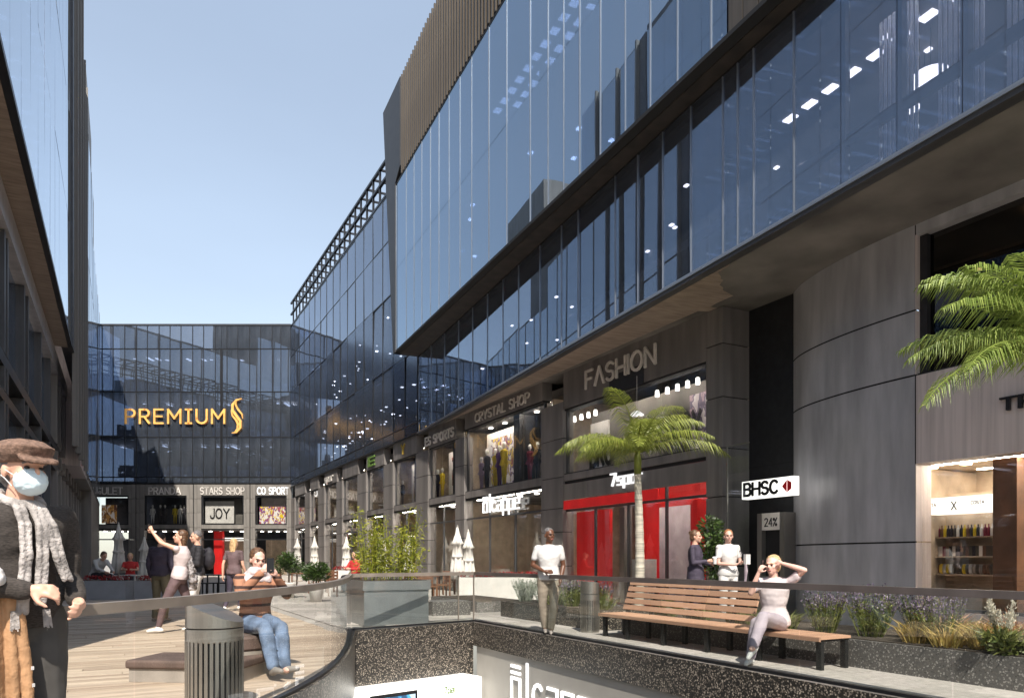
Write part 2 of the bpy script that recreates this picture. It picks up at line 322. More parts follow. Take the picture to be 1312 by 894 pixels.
# ---------------------------------------------------------------- stroke lettering
def arc(cx, cy, rx, ry, a0, a1, n=8): return [(cx+rx*math.cos(R(a0+(a1-a0)*i/n)), cy+ry*math.sin(R(a0+(a1-a0)*i/n))) for i in range(n+1)]
GL = {
 'A': (.72, [[(0, 0), (.36, 1), (.72, 0)], [(.12, .33), (.6, .33)]]), 'V': (.72, [[(0, 1), (.36, 0), (.72, 1)]]),
 '^': (.72, [[(0, 0), (.36, 1), (.72, 0)]]),
 'B': (.6, [[(0, 0), (0, 1), (.35, 1)] + arc(.35, .76, .22, .24, 90, -90) + [(0, .52)], [(.35, .52)] + arc(.36, .26, .24, .26, 90, -90) + [(0, 0)]]),
 'C': (.66, [arc(.36, .5, .36, .5, 45, 315, 12)]), 'c': (.5, [arc(.27, .33, .27, .33, 45, 315, 10)]),
 'D': (.66, [[(0, 0), (0, 1), (.25, 1)] + arc(.25, .5, .4, .5, 90, -90, 10) + [(0, 0)]]),
 'E': (.55, [[(.55, 1), (0, 1), (0, 0), (.55, 0)], [(0, .5), (.48, .5)]]), 'F': (.55, [[(.55, 1), (0, 1), (0, 0)], [(0, .52), (.45, .52)]]),
 'G': (.7, [arc(.36, .5, .36, .5, 45, 340, 12) + [(.7, .45), (.4, .45)]]),
 'H': (.66, [[(0, 0), (0, 1)], [(.66, 0), (.66, 1)], [(0, .5), (.66, .5)]]), 'I': (.0, [[(0, 0), (0, 1)]]),
 'i': (.36, [[(.18, 0), (.18, 1)], [(0, 0), (.36, 0)], [(0, 1), (.36, 1)]]),
 'J': (.45, [[(.45, 1), (.45, .25)] + arc(.22, .25, .23, .25, 0, -180, 8)]), 'K': (.6, [[(0, 0), (0, 1)], [(.6, 1), (0, .45)], [(.18, .6), (.6, 0)]]),
 'L': (.5, [[(0, 1), (0, 0), (.5, 0)]]), 'M': (.8, [[(0, 0), (0, 1), (.4, .35), (.8, 1), (.8, 0)]]), 'N': (.66, [[(0, 0), (0, 1), (.66, 0), (.66, 1)]]),
 'O': (.76, [arc(.38, .5, .38, .5, 0, 360, 16)]), 'P': (.58, [[(0, 0), (0, 1), (.32, 1)] + arc(.32, .74, .26, .26, 90, -90) + [(0, .48)]]),
 'R': (.6, [[(0, 0), (0, 1), (.32, 1)] + arc(.32, .74, .26, .26, 90, -90) + [(0, .48)], [(.28, .48), (.6, 0)]]),
 'S': (.56, [arc(.28, .75, .27, .25, 30, 250, 9) + arc(.28, .25, .28, .25, 80, -150, 9)]), 'T': (.64, [[(0, 1), (.64, 1)], [(.32, 1), (.32, 0)]]),
 'U': (.66, [[(0, 1), (0, .33)] + arc(.33, .33, .33, .33, 180, 360, 8) + [(.66, 1)]]), 'Y': (.7, [[(0, 1), (.35, .5), (.7, 1)], [(.35, .5), (.35, 0)]]),
 'a': (.5, [[(.04, .66), (.5, .66), (.5, 0), (.0, 0), (.0, .36), (.5, .36)]]),
 'f': (.5, [[(.5, .66), (0, .66), (0, -.3)], [(0, .0), (.5, .0), (.5, .66)]]),
 'e': (.5, [[(.5, 0), (0, 0), (0, .66), (.5, .66), (.5, .33), (0, .33)]]),
 'd': (.62, [[(0, 1.0), (.5, 1.0)], [(0, .82), (.5, .82)], [(0, 0), (0, .66), (.5, .66), (.5, 0), (0, 0)]]),
 'l': (.12, [[(.05, 0), (.05, 1.15)]]), 's': (.42, [[(.42, .66), (0, .66), (0, .35), (.42, .35), (.42, 0), (0, 0)]]),
 'p': (.48, [[(0, -.3), (0, .66), (.48, .66), (.48, 0), (0, 0)]]), 'o': (.48, [[(0, 0), (0, .66), (.48, .66), (.48, 0), (0, 0)]]),
 'r': (.36, [[(0, 0), (0, .66), (.36, .66)]]), 't': (.36, [[(.36, 0), (0, 0), (0, 1)], [(0, .66), (.34, .66)]]),
 '7': (.5, [[(0, 1), (.5, 1), (.15, 0)]]), '2': (.5, [arc(.25, .75, .25, .25, 160, -30, 8) + [(0, 0), (.5, 0)]]), '4': (.5, [[(.4, 0), (.4, 1), (0, .3), (.5, .3)]]),
 '!': (.0, [[(0, .3), (0, 1)], [(0, 0), (0, .08)]]), 'X': (.6, [[(0, 0), (.6, 1)], [(0, 1), (.6, 0)]]), '%': (.6, [[(0, 0), (.6, 1)], arc(.12, .85, .12, .13, 0, 360, 6), arc(.48, .15, .12, .13, 0, 360, 6)]),
 ' ': (.35, []), '.': (.0, [[(0, 0), (0, .08)]]),
}
def stroke_mesh(ch, h, th, depth, m):
    """bars in local x (across) and z (up), depth along -y (towards the reader)"""
    b = MB()
    for pl in GL[ch][1]:
        for i in range(len(pl)-1):
            p = Vector(pl[i])*h; q = Vector(pl[i+1])*h; d = q-p
            if d.length < 1e-6: continue
            L = d.length; d.normalize(); n = Vector((-d.y, d.x))*th/2; e = d*th*0.42; y0 = -depth - 0.0004*(i % 2); y1 = 0.0
            c = [p-e-n, q+e-n, q+e+n, p-e+n]; k = len(b.v)
            for y in (y0, y1): b.v += [(v.x, y, v.y) for v in c]
            for f in ((0, 1, 2, 3), (7, 6, 5, 4), (0, 4, 5, 1), (1, 5, 6, 2), (2, 6, 7, 3), (3, 7, 4, 0)): b.f.append(tuple(k+j for j in f)); b.mi.append(0)
    return b.mesh('letter_' + ('x' if not ch.isalnum() else ch), m)
def letters(parent, text, x, z, h, th, m, depth=0.03, gap=0.22, y=0.0, width=None, name='letter'):
    """writes on the parent's local x-z plane, reading along +x"""
    tot = sum(GL[c][0]*h + gap*h for c in text) - gap*h
    k = (width/tot) if width else 1.0; cache = {}
    for c in text:
        if GL[c][1]:
            if c not in cache: cache[c] = stroke_mesh(c, h, th, depth, m)
            o = link(name, cache[c], parent); o.location = (x, y, z); o.scale = (k, 1, 1)
        x += (GL[c][0]*h + gap*h)*k
    return x

# ================================================================ SETTING: ground, deck, paving, pit
# atrium edge in x,y (the camera stands over the opening)
EDGE_L = [(-3.3, 1.0), (-2.75, 2.9), (-2.38, 3.9), (-2.12, 5.2), (-1.96, 6.8), (-1.98, 8.4), (-2.2, 10.1), (-2.45, 11.4), (-2.73, 12.9)]
CORNER = tuple(P(6.15, 13.33)[:2])            # far right corner of the opening
def smooth_path(pts, k=3):
    out = []
    for i in range(len(pts)-1):
        p0 = Vector(pts[max(i-1, 0)]); p1 = Vector(pts[i]); p2 = Vector(pts[i+1]); p3 = Vector(pts[min(i+2, len(pts)-1)])
        for j in range(k):
            s = j/k; out.append(tuple(0.5*((2*p1) + (p2-p0)*s + (2*p0-5*p1+4*p2-p3)*s*s + (3*p1-p0-3*p2+p3)*s**3)))
    out.append(tuple(pts[-1])); return out
EL = smooth_path(EDGE_L, 4)
# far ground sheet, far enough to reach the horizon, with the opening left out
gb = bmesh.new()
opening = EL + [CORNER, tuple(P(6.15, -6)[:2]), tuple(P(-4.5, -6)[:2])]
outer = [(-600, -600), (600, -600), (600, 600), (-600, 600)]
ov = [gb.verts.new((x, y, -0.006)) for x, y in outer]; iv = [gb.verts.new((x, y, -0.006)) for x, y in opening]
oe = [gb.edges.new((ov[i], ov[(i+1) % 4])) for i in range(4)]; ie = [gb.edges.new((iv[i], iv[(i+1) % len(iv)])) for i in range(len(iv))]
bmesh.ops.triangle_fill(gb, edges=oe+ie, use_beauty=True)
# drop faces inside the opening
def inside(p, poly):
    c = False; n = len(poly)
    for i in range(n):
        (x1, y1), (x2, y2) = poly[i], poly[(i+1) % n]
        if (y1 > p[1]) != (y2 > p[1]) and p[0] < (x2-x1)*(p[1]-y1)/(y2-y1)+x1: c = not c
    return c
bad = [f for f in gb.faces if inside(f.calc_center_median()[:2], opening)]
bmesh.ops.delete(gb, geom=bad, context='FACES_ONLY')
gm = bpy.data.meshes.new('ground'); bmesh.ops.recalc_face_normals(gb, faces=gb.faces); gb.to_mesh(gm); gb.free(); gm.materials.append(M('paving'))
ground = tag(link('ground', gm), 'pale grey stone paved ground of the shopping street', kind='structure')
mp_ = MATS['paving'].node_tree

# timber deck: boards run across the street, each its own plank
deck = thing('deck', 'sunlit timber boardwalk beside the curved glass railing', None); del_k = None
deck['kind'] = 'structure'; deck.rotation_euler = (0, 0, STREET)
ELwt = [WT(x, y) for x, y in EL]
def edge_w(t):
    """w of the atrium's left edge at street position t"""
    best = None
    for i in range(len(ELwt)-1):
        (wa, ta), (wb, tb) = ELwt[i], ELwt[i+1]
        if (ta-t)*(tb-t) <= 0 and abs(tb-ta) > 1e-9: best = wa+(wb-wa)*(t-ta)/(tb-ta)
    return best
W_PAVE = WT(-3.37, 13.3)[0]
t = 1.2; k = 0; pk = ['plank_a', 'plank_b', 'plank_c', 'plank_d']
while t < 25.2 and k < 290:
    wd = 0.145 if t < 14 else 0.19
    if t < 13.3:
        e0, e1 = edge_w(t), edge_w(min(t+wd, 12.6))
        r_ = (e0 if e0 is not None else W_PAVE) - 0.05; r2 = (e1 if e1 is not None else r_) - 0.05
        if t > 12.35: r_ = r2 = min(r_, W_PAVE)
    else: r_ = r2 = W_PAVE
    jit = rnd.uniform(-2.6, 1.0); sp = min(r_, r2) - 2.6 + jit*0.8
    zz = 0.016 + rnd.uniform(0, 0.004)
    for (l0, l1, m1, m2) in ((-2.05, sp-0.004, None, None), (sp+0.004, r_, r_, r2)):
        m = rnd.choice(pk); b = MB()
        if m1 is None: b.box(l0, l1, t+0.004, t+wd-0.004, 0.0, zz)
        else: b.prism([(l0, t+0.004), (m1, t+0.004), (m2, t+wd-0.004), (l0, t+wd-0.004)], 0.0, zz)
        b.build('plank', m, deck)
    t += wd; k += 1
# stone paving slabs on the right-hand walk
walk = thing('pavement', 'pale stone slab walk along the atrium railing', None); walk['kind'] = 'structure'; walk.rotation_euler = (0, 0, STREET)
t = 0.6; k = 0
while t < 13.3:
    for j in range(3):
        w0 = 6.17 + j*0.42; off = 0.3*(j % 2)
        piece('slab', walk, rnd.choice(['paving', 'paving_b']), w0+.004, w0+.416, t+off+.004, t+off+.596, 0, 0.012 + rnd.uniform(0, .003)).rotation_euler
    t += 0.6
t = 13.4
while t < 24:
    for j in range(9):
        w0 = 2.6 + j*0.9; off = 0.45*(j % 2)
        if w0 < W_PAVE: continue
        piece('slab', walk, rnd.choice(['paving', 'paving_b']), w0+.005, w0+.895, t+off+.005, t+off+.895, 0, 0.010 + rnd.uniform(0, .003))
    t += 0.9

# ---- the opening's lining
pit = thing('atrium_well', 'speckled dark terrazzo lining of the opening to the lower level', None); pit['kind'] = 'structure'
b = MB(); H1 = 0.45
a = P(6.15, 13.33); c = P(6.15, -6)
s = Fr((0, 0), (-SN, CS), (CS, SN))              # along t, out +w in world x,y
b.box(-6, 13.33+0.25, 6.15, 6.45, -H1, 0.008, s); b.build('terrazzo_band', 'terrazzo', pit)
b = MB(); b.box(-6, 13.25, 6.19, 6.45, -5.2, -H1-0.001, s); b.build('lower_wall', 'pit_wall', pit)
pc = Vector(CORNER); pl = Vector(EDGE_L[-1]); fd = (pc-pl); FL = fd.length; fn = Vector((-fd.y, fd.x)).normalized()
ff = Fr(tuple(pl), tuple(fd), tuple(fn))
b = MB(); b.box(-0.02, FL+0.001, 0.0, 0.3, -0.97, 0.0075, ff); b.build('terrazzo_face', 'terrazzo', pit)
b = MB(); b.box(FL-0.13, FL+0.0, 0.001, 0.3, -5.2, -0.97, ff); b.build('terrazzo_pier', 'terrazzo', pit)
b = MB(); b.box(-0.02, FL-0.13, 0.28, 0.4, -5.2, -0.971, ff); b.build('lower_wall', 'pit_wall', pit)
b = MB()
for i in range(len(EL)-1):
    p, q = Vector(EL[i]), Vector(EL[i+1]); n_ = Vector((q.y-p.y, p.x-q.x)).normalized()
    for (z0, z1, o) in ((-0.97, 0.02, 0.0), (-5.2, -0.97, -0.03)):
        P0, P1 = p+n_*o, q+n_*o
        b.quad([(P0.x, P0.y, z0), (P1.x, P1.y, z0), (P1.x, P1.y, z1), (P0.x, P0.y, z1)])
    b.quad([(p.x, p.y, 0.02), (q.x, q.y, 0.02), (q.x-n_.x*.06, q.y-n_.y*.06, 0.02), (p.x-n_.x*.06, p.y-n_.y*.06, 0.02)])
b.build('terrazzo_curve', 'terrazzo', pit)
b = MB(); b.box(-12, 12, -10, 22, -5.4, -5.2); b.build('lower_floor', 'paving', pit)
b = MB(); b.box(-12, 12, -6.4, -6.2, -5.2, 0.0); b.build('lower_wall', 'pit_wall', pit)
# lit poster box under the terrazzo
lb = thing('poster_box', 'white lit poster box with blue screen under the speckled terrazzo', 'light box', tuple(pl)+(-3.2,), ff.ang())
b = MB(); b.box(0.02, FL-0.14, -0.42, 0.27, 0, 2.2); b.build('casing', 'sign_box_white', lb)
b = MB(); b.box(0.04, 1.0, -0.45, -0.421, 0.3, 2.12); b.build('screen_frame', 'dark_metal', lb)
art_mat('art_blue', [(0.02, 0.06, 0.12), (0.03, 0.12, 0.25), (0.06, 0.25, 0.35), (0.3, 0.4, 0.5)], 2.5, glow=0.5)
b = MB(); b.box(0.09, 0.95, -0.458, -0.451, 0.36, 2.06); b.build('screen', 'art_blue', lb)
letters(lb, '7pal', 1.62, 1.98, 0.11, 0.018, 'green_logo', 0.006, y=-0.421)
# wall lettering on the lower wall
ls = thing('wall_lettering', 'large white cafe lettering on the grey wall below the walk', 'sign', tuple(P(6.19, 8.9))[:2]+(-1.25,), STREET-R(90))
letters(ls, 'dlcaffe', -2.85, -0.02, 0.62, 0.05, 'sign_white', 0.03, gap=0.26)

# ================================================================ glass balustrades
mat('rail_shaded', (0.12, 0.10, 0.095), 0.4, metal=0.3)  # rail metal repeated darker to stand in for shade
def rail_run(name, label, pts, hm='rail_metal', *, z_top=1.0, base=0.02, post_every=None, th=0.065, wd=0.07):
    r = thing(name, label, 'railing', (*pts[0], 0))
    o = Vector(pts[0]); q = [Vector(p)-o for p in pts]
    b = MB()
    for i in range(len(q)-1):
        d = (q[i+1]-q[i]); L = d.length; f = Fr(tuple(q[i]), tuple(d)); b.box(-0.004, L+0.004, -wd/2, wd/2, z_top-th, z_top, f)
    b.build('handrail', hm, r)
    b = MB()
    for i in range(len(q)-1):
        d = (q[i+1]-q[i]); L = d.length; f = Fr(tuple(q[i]), tuple(d)); b.box(0, L, -0.03, 0.03, base, base+0.03, f)
    b.build('base_channel', 'dark_metal', r)
    return r, q
curve = [(x+0.0, y) for x, y in EL]
off = []
for i, p in enumerate(EL):
    d = Vector(EL[min(i+1, len(EL)-1)]) - Vector(EL[max(i-1, 0)]); n_ = Vector((-d.y, d.x)).normalized(); v = Vector(p)+n_*0.07; off.append((v.x, v.y))
rl, q = rail_run('glass_railing', 'curved glass railing with flat metal handrail beside the timber deck', off)
for a0 in range(0, len(q)-1, 5):
    b = MB(); seg = q[a0:a0+6]
    for i in range(len(seg)-1):
        d = seg[i+1]-seg[i]; L = d.length; f = Fr(tuple(seg[i]), tuple(d)); e0 = 0.006 if i == 0 else 0; e1 = 0.006 if i == len(seg)-2 else 0
        b.quad([f.p(e0, 0, 0.05), f.p(L-e1, 0, 0.05), f.p(L-e1, 0, 0.945), f.p(e0, 0, 0.945)])
    b.build('glass_panel', 'glass_rail', rl)
fp = [off[-1], tuple(pc + fn*0.07 + Vector((CS, SN))*0.05)]
r2, q = rail_run('glass_railing', 'short straight glass railing across the far end of the atrium', fp)
L = (q[1]-q[0]).length; f = Fr((0, 0), tuple(q[1]-q[0]))
piece('glass_panel', r2, 'glass_rail', 0.01, L*0.86, -.006, .006, .05, .945, f); piece('glass_panel', r2, 'glass_rail', L*0.86+.02, L-.01, -.006, .006, .05, .945, f)
piece('post', r2, 'rail_metal', L-0.0, L+.02, -.012, .012, .02, .945, f); piece('post', r2, 'rail_metal', L*.86, L*.86+.018, -.012, .012, .02, .945, f)
wr = 6.21
st = [tuple(P(wr, 13.42)[:2]), tuple(P(wr, -1.0)[:2])]
r3, q = rail_run('glass_railing', 'long straight glass railing with darkened handrail in front of the bench', st, 'rail_shaded')
L = (q[1]-q[0]).length; f = Fr((0, 0), tuple(q[1]-q[0])); n = 9
for i in range(n): piece('glass_panel', r3, 'glass_rail', L*i/n+.008, L*(i+1)/n-.008, -.006, .006, .05, .945, f)

# ================================================================ RIGHT-HAND BUILDING (local frame: x = across, y = along the street)
FL0 = 0.0
rb = thing('shopping_centre_building', 'long dark stone shop row under overhanging blue glass office floors', 'building', (0, 0, 0), STREET)
def E(z): return z + EYE
SO = E(5.46)
def u2t(u): return t_on(WALL, u)
# bays in u on the wall plane: (window u0,u1)
pil = [(373.5, 378), (391, 397.5), (408, 416), (431.5, 439), (458.5, 469.5), (492, 504), (533.5, 549), (584, 595.5), (694.5, 722), (906, 927)]
def clad_block(w0, w1, t0, t1, zs, m='clad', name='cladding_panel'):
    for i in range(len(zs)-1): piece(name, rb, m, w0, w1, t0, t1, zs[i]+0.012, zs[i+1]-0.012)
    bx('joint_core', rb, 'joint', w0+0.03, w1-0.03, t0+0.02, t1-0.02, zs[0], zs[-1])
ZP = [0.0, 1.05, 2.05, E(1.5), E(2.42), E(3.55), E(4.62)]
for i, (u0, u1) in enumerate(pil):
    tb, ta = u2t(u0), u2t(u1)           # far, near
    if i == 9: zs = [0, 1.1, 2.6, 3.65, 4.75, 5.9, SO-0.01]; clad_block(WALL-0.03, WALL+0.75, ta, tb, zs)
    else:
        m = 'clad'
        clad_block(WALL-0.03, WALL+0.35, ta, tb, ZP, m)
# fascia + spandrels + windows per bay
bays = []
for i in range(len(pil)-1): bays.append((u2t(pil[i+1][0]), u2t(pil[i][1]), i))
art_mat('poster_art_a', [(0.6, 0.58, 0.58), (0.62, 0.6, 0.62), (0.12, 0.08, 0.2), (0.5, 0.4, 0.05), (0.2, 0.05, 0.1)], 3.2, glow=0.06, seed=3)  # posters glow faintly in their material to look brightly lit
art_mat('poster_art_b', [(0.62, 0.58, 0.55), (0.66, 0.62, 0.6), (0.1, 0.07, 0.08), (0.35, 0.08, 0.05)], 3.6, glow=0.06, seed=9)
art_mat('poster_art_c', [(0.5, 0.44, 0.46), (0.6, 0.55, 0.56), (0.15, 0.12, 0.18), (0.35, 0.25, 0.3)], 2.6, glow=0.05, seed=5)
art_mat('poster_art_d', [(0.7, 0.68, 0.72), (0.75, 0.72, 0.74), (0.7, 0.5, 0.02), (0.12, 0.05, 0.35), (0.4, 0.1, 0.1)], 4.5, glow=0.1, seed=12)
posters = ['poster_art_b', 'poster_art_c', 'poster_art_b', 'poster_art_c', 'poster_art_b', 'poster_art_a', 'poster_art_b', 'poster_art_a', 'poster_art_c']
wf = [E(4.62)]*7 + [E(4.84), E(4.34)]
for (ta, tb, i) in bays:
    ztop = wf[i]; crystal = i == 7; fashion = i == 8
    W = WALL
    zf0 = ztop+0.0
    # fascia above the upper window
    bx('fascia', rb, 'clad', W+0.0, W+0.35, ta, tb, zf0+0.05, SO-0.004)
    bx('sill_trim', rb, 'joint', W+0.04, W+0.3, ta, tb, zf0, zf0+0.05)
    # spandrel
    zb = E(2.55) if not fashion else E(2.5)
    bx('sill', rb, 'clad', W+0.01, W+0.35, ta, tb, E(2.28), zb-0.03); bx('joint_core', rb, 'joint', W+0.05, W+0.3, ta, tb, E(2.2), E(2.28)); bx('joint_core', rb, 'joint', W+0.03, W+0.3, ta, tb, zb-0.03, zb)
    # upper window glass and side reveal frames
    nw = 2 if (crystal or fashion) else 1
    win = bpy.data.objects.new('window', None); COL.objects.link(win); win.parent = rb
    piece('frame', win, 'frame_grey', W+0.10, W+0.18, ta, ta+0.05, zb, ztop); piece('frame', win, 'frame_grey', W+0.10, W+0.18, tb-0.05, tb, zb, ztop)
    piece('pane', win, 'glass_shop', ta+0.05, tb-0.05, 0, 0.01, zb, ztop, Fr((W+0.14, 0), (0, 1), (-1, 0)))
    # display backdrop (poster) and dark reveal column on the near part
    tp = ta + (tb-ta)*(0.34 if not crystal else 0.42)
    if not fashion:
        bx('display_backdrop', rb, 'interior_white', W+0.9, W+0.94, tp, tb-0.06, zb, ztop-0.1)
        b = MB(); b.box(tp+0.05, tb-0.5 if (tb-tp) > 1.2 else tb-0.15, 0, 0.02, zb+0.05, ztop-0.35, Fr((W+0.88, 0), (0, 1), (-1, 0))); b.build('poster', posters[i], rb)
        bx('window_column', rb, 'black_panel', W+0.3, W+0.9, tp-0.42, tp, zb, ztop)
    # lower storefront
    st_ = bpy.data.objects.new('storefront', None); COL.objects.link(st_); st_.parent = rb
    ztr = E(1.5) if not fashion else E(1.42)
    fr_ = Fr((W+0.12, 0), (0, 1), (-1, 0)); nn = max(1, int(round((tb-ta)/1.7)))
    for j in range(nn):
        a0 = ta+(tb-ta)*j/nn; a1 = ta+(tb-ta)*(j+1)/nn
        piece('pane', st_, 'glass_shop', a0+0.03, a1-0.03, 0, 0.012, 0.06, ztr-0.03, fr_)
        piece('pane', st_, 'glass_shop', a0+0.03, a1-0.03, 0, 0.012, ztr+0.03, E(2.2), fr_)
        if j: piece('mullion', st_, 'frame_grey', a0-0.025, a0+0.025, -0.03, 0.04, 0.0, E(2.2), fr_)
    piece('transom', st_, 'frame_grey', ta, tb, -0.03, 0.04, ztr-0.03, ztr+0.03, fr_)
    piece('plinth', st_, 'frame_grey', ta, tb, -0.03, 0.06, 0.0, 0.06, fr_)
T0, T1 = u2t(922), u2t(374)
# shop interiors: slabs, ceilings, back wall, cross walls
bx('floor_slab', rb, 'interior_mid', WALL+0.36, WALL+5, T0, T1, E(2.22), E(2.5))
bx('ceiling', rb, 'interior_mid', WALL+0.36, WALL+5, T0, T1, E(4.95), E(5.2))
bx('back_wall', rb, 'interior_mid', WALL+5, WALL+5.3, T0-6, T1+3, 0, SO)
for (ta, tb, i) in bays:
    cw = ['interior_mid', 'interior_warm', 'interior_mid', 'shop_red', 'interior_warm', 'interior_warm', 'interior_mid', 'interior_warm', 'shop_red'][i]
    bx('party_wall', rb, 'interior_warm', WALL+0.36, WALL+5, ta-0.1, ta-0.02, 0.0, E(4.95))
    if i not in (7,): bx('shop_back_panel', rb, {3: 'shop_red', 4: 'shop_red', 5: 'shop_red'}.get(i, cw), WALL+1.6 if i != 8 else WALL+2.6, WALL+1.7 if i != 8 else WALL+2.7, ta+0.3, tb-0.3, 0.0 if i not in (3, 4, 5, 6) else E(1.4), E(2.1))
    for zc in (E(2.2), E(4.93)):
        n = max(2, int((tb-ta)/1.1))
        for j in range(n):
            o = piece('ceiling_light', rb, 'lamp_white', WALL+0.75, WALL+0.87, ta+(tb-ta)*(j+.5)/n-.06, ta+(tb-ta)*(j+.5)/n+.06, zc-0.03, zc-0.001)
for (ta, tb, i) in bays:
    piece('fill_strip', rb, 'fill_glow', WALL+0.37, WALL+0.46, ta+.25, tb-.25, E(4.93), E(4.948)); piece('fill_strip', rb, 'fill_glow', WALL+0.37, WALL+0.45, ta+.3, tb-.3, E(2.2), E(2.218))  # added fill strips that brighten the dark shop displays
# fashion bay: upper display with lettered back wall, lower red shop
ta, tb, _ = bays[8]
fa = Fr((WALL, 0), (0, -1), (-1, 0))     # reading direction: from far to near (left to right in view); b towards the street
bx('display_backdrop', rb, 'interior_mid', WALL+0.95, WALL+1.0, ta+0.06, tb-0.06, E(2.5), E(4.3))
bx('display_backdrop', rb, 'interior_white', WALL+0.88, WALL+0.94, tb-1.0, tb-0.1, E(2.52), E(4.0))
bx('poster', rb, 'poster_art_c', WALL+0.86, WALL+0.93, ta+0.1, ta+1.55, E(2.55), E(4.0))
bx('door_recess', rb, 'black_panel', WALL-0.012, WALL+0.0, u2t(825), u2t(781), E(4.36), E(4.84))
def sign_on_wall(name, label, text, u0, u1, z0, h, th, m, w=WALL, y=-0.01, depth=0.05, parent=None, cat='sign'):
    t0_, t1_ = t_on(w, u0), t_on(w, u1)
    pos = P(w, t0_, z0); s_ = thing(name, label, cat, tuple(pos), STREET-R(90))
    letters(s_, text, 0, 0, h, th, m, depth, y=y, width=abs(t0_-t1_))
    return s_
sign_on_wall('shop_sign', 'large grey letters reading FASHION on dark fascia under the soffit', 'F^SHION', 752, 841, E(4.74), 0.46, 0.062, 'sign_grey')
sign_on_wall('shop_sign', 'grey letters reading CRYSTAL SHOP above the display window', 'CRYSTAL SHOP', 610, 679, E(4.99), 0.30, 0.038, 'sign_grey')
sign_on_wall('shop_sign', 'grey letters reading ES SPORTS on the dark fascia', 'ES SPORTS', 546, 582, E(4.80), 0.33, 0.055, 'sign_grey')
sign_on_wall('shop_sign', 'small yellow letter mark on fascia left of the sports shop', 'Y', 515, 519, E(4.85), 0.4, 0.08, 'yellow_logo')
sign_on_wall('shop_sign', 'small green letter mark on fascia further along the row', 'E', 473.5, 480, E(4.85), 0.42, 0.09, 'green_logo')
sign_on_wall('shop_sign', 'small white lettering on the fascia near the inner corner', 'spar', 417, 427, E(4.85), 0.4, 0.07, 'sign_grey')
sign_on_wall('shop_sign', 'white cafe lettering on the storefront transom below CRYSTAL SHOP', 'dlcaffe', 621, 667, E(1.66), 0.52, 0.05, 'sign_white', y=-0.03)
cs_ = sign_on_wall('shop_sign', 'white sport shop lettering over the red shopfront behind the palm', '7spor', 785, 824, E(1.93), 0.30, 0.045, 'sign_white', y=-0.03)
ban = thing('shop_banner', 'red fascia band over the red shopfront', 'banner', tuple(P(WALL+0.02, tb, 0)), STREET-R(90))
bx('band', ban, 'shop_red', 0.02, (tb-ta)*0.72, -0.03, 0.0, E(1.45), E(1.70)); bx('band_face', ban, 'clad_light', 0.0, (tb-ta)*0.2, -0.024, 0.0, E(1.72), E(2.18))
bx('band_face', ban, 'clad', (tb-ta)*0.2+.005, (tb-ta)-0.02, -0.022, 0.0, E(1.72), E(2.18))
# red shop interior: red wall left, white pillar block, lilac panels, red column, display rack
bx('red_wall', rb, 'shop_red', WALL+0.4, WALL+0.5, tb-1.75, tb-0.1, 0.05, E(1.38))
bx('shop_column', rb, 'steel', WALL+0.35, WALL+0.6, u2t(786), u2t(780), 0.05, E(1.38))
bx('display_plinth', rb, 'interior_white', WALL+0.6, WALL+1.1, u2t(798), u2t(772), 0.05, 1.25)
mat('lilac', (0.42, 0.36, 0.40), 0.6)
bx('curtain_panel', rb, 'lilac', WALL+1.3, WALL+1.36, u2t(832), u2t(794), 0.05, E(1.38))
bx('curtain_panel', rb, 'interior_warm', WALL+1.3, WALL+1.36, u2t(866), u2t(836), 0.05, E(1.38))
bx('red_column', rb, 'shop_red', WALL+0.4, WALL+0.9, u2t(876), u2t(868), 0.05, E(1.38))
rack = thing('shoe_display_rack', 'rack of dark and pale goods inside the red shop window', 'display rack', tuple(P(WALL+0.7, u2t(900), 0.05)), STREET)
bx('rack_frame', rack, 'dark_metal', 0.2, 0.3, 0.0, 1.2, 0, 2.4)
for r_i in range(7):
    for c_i in range(5): piece('shoe', rack, rnd.choice(['interior_white', 'shop_red', 'joint', 'steel']), 0.0, 0.2, 0.05+c_i*.23, 0.2+c_i*.23, 0.35+r_i*.27, 0.5+r_i*.27)

# crystal shop window mannequins are separate things
def mannequin(loc, h, m, label, group, rz=0):
    r = thing('mannequin', label, 'mannequin', loc, rz, group)
    b = MB(); k = h/1.75
    b.lathe([(0.16*k, 0), (0.16*k, 0.02), (0.015, 0.025), (0.015, 0.1)], 12); b.build('stand', 'dark_metal', r)
    b = MB()
    for s_ in (-1, 1): b.tube([(s_*.09*k, 0, .06), (s_*.095*k, 0, .45*k), (s_*.09*k, 0, .88*k)], [.035*k, .05*k, .085*k], 8)
    b.lathe([(.13*k, .82*k), (.165*k, .9*k), (.12*k, 1.1*k), (.16*k, 1.32*k), (.14*k, 1.43*k), (.05*k, 1.48*k)], 12)
    for s_ in (-1, 1): b.tube([(s_*.17*k, 0, 1.4*k), (s_*.22*k, .02, 1.12*k), (s_*.2*k, -.08, .88*k)], [.05*k, .04*k, .03*k], 8)
    b.build('clothing', m, r, smooth=True)
    b = MB(); b.lathe([(.045*k, 1.44*k), (.045*k, 1.53*k), (.085*k, 1.6*k), (.09*k, 1.68*k), (.05*k, 1.76*k)], 12); b.build('head', 'interior_white', r, smooth=True)
    return r
mat('cloth_yellow', (0.65, 0.48, 0.02), 0.7); mat('cloth_purple', (0.10, 0.03, 0.14), 0.7); mat('cloth_dark', (0.02, 0.018, 0.025), 0.75); mat('cloth_wine', (0.18, 0.01, 0.03), 0.7); mat('cloth_lilac', (0.35, 0.27, 0.38), 0.7)
tc0 = bays[7]
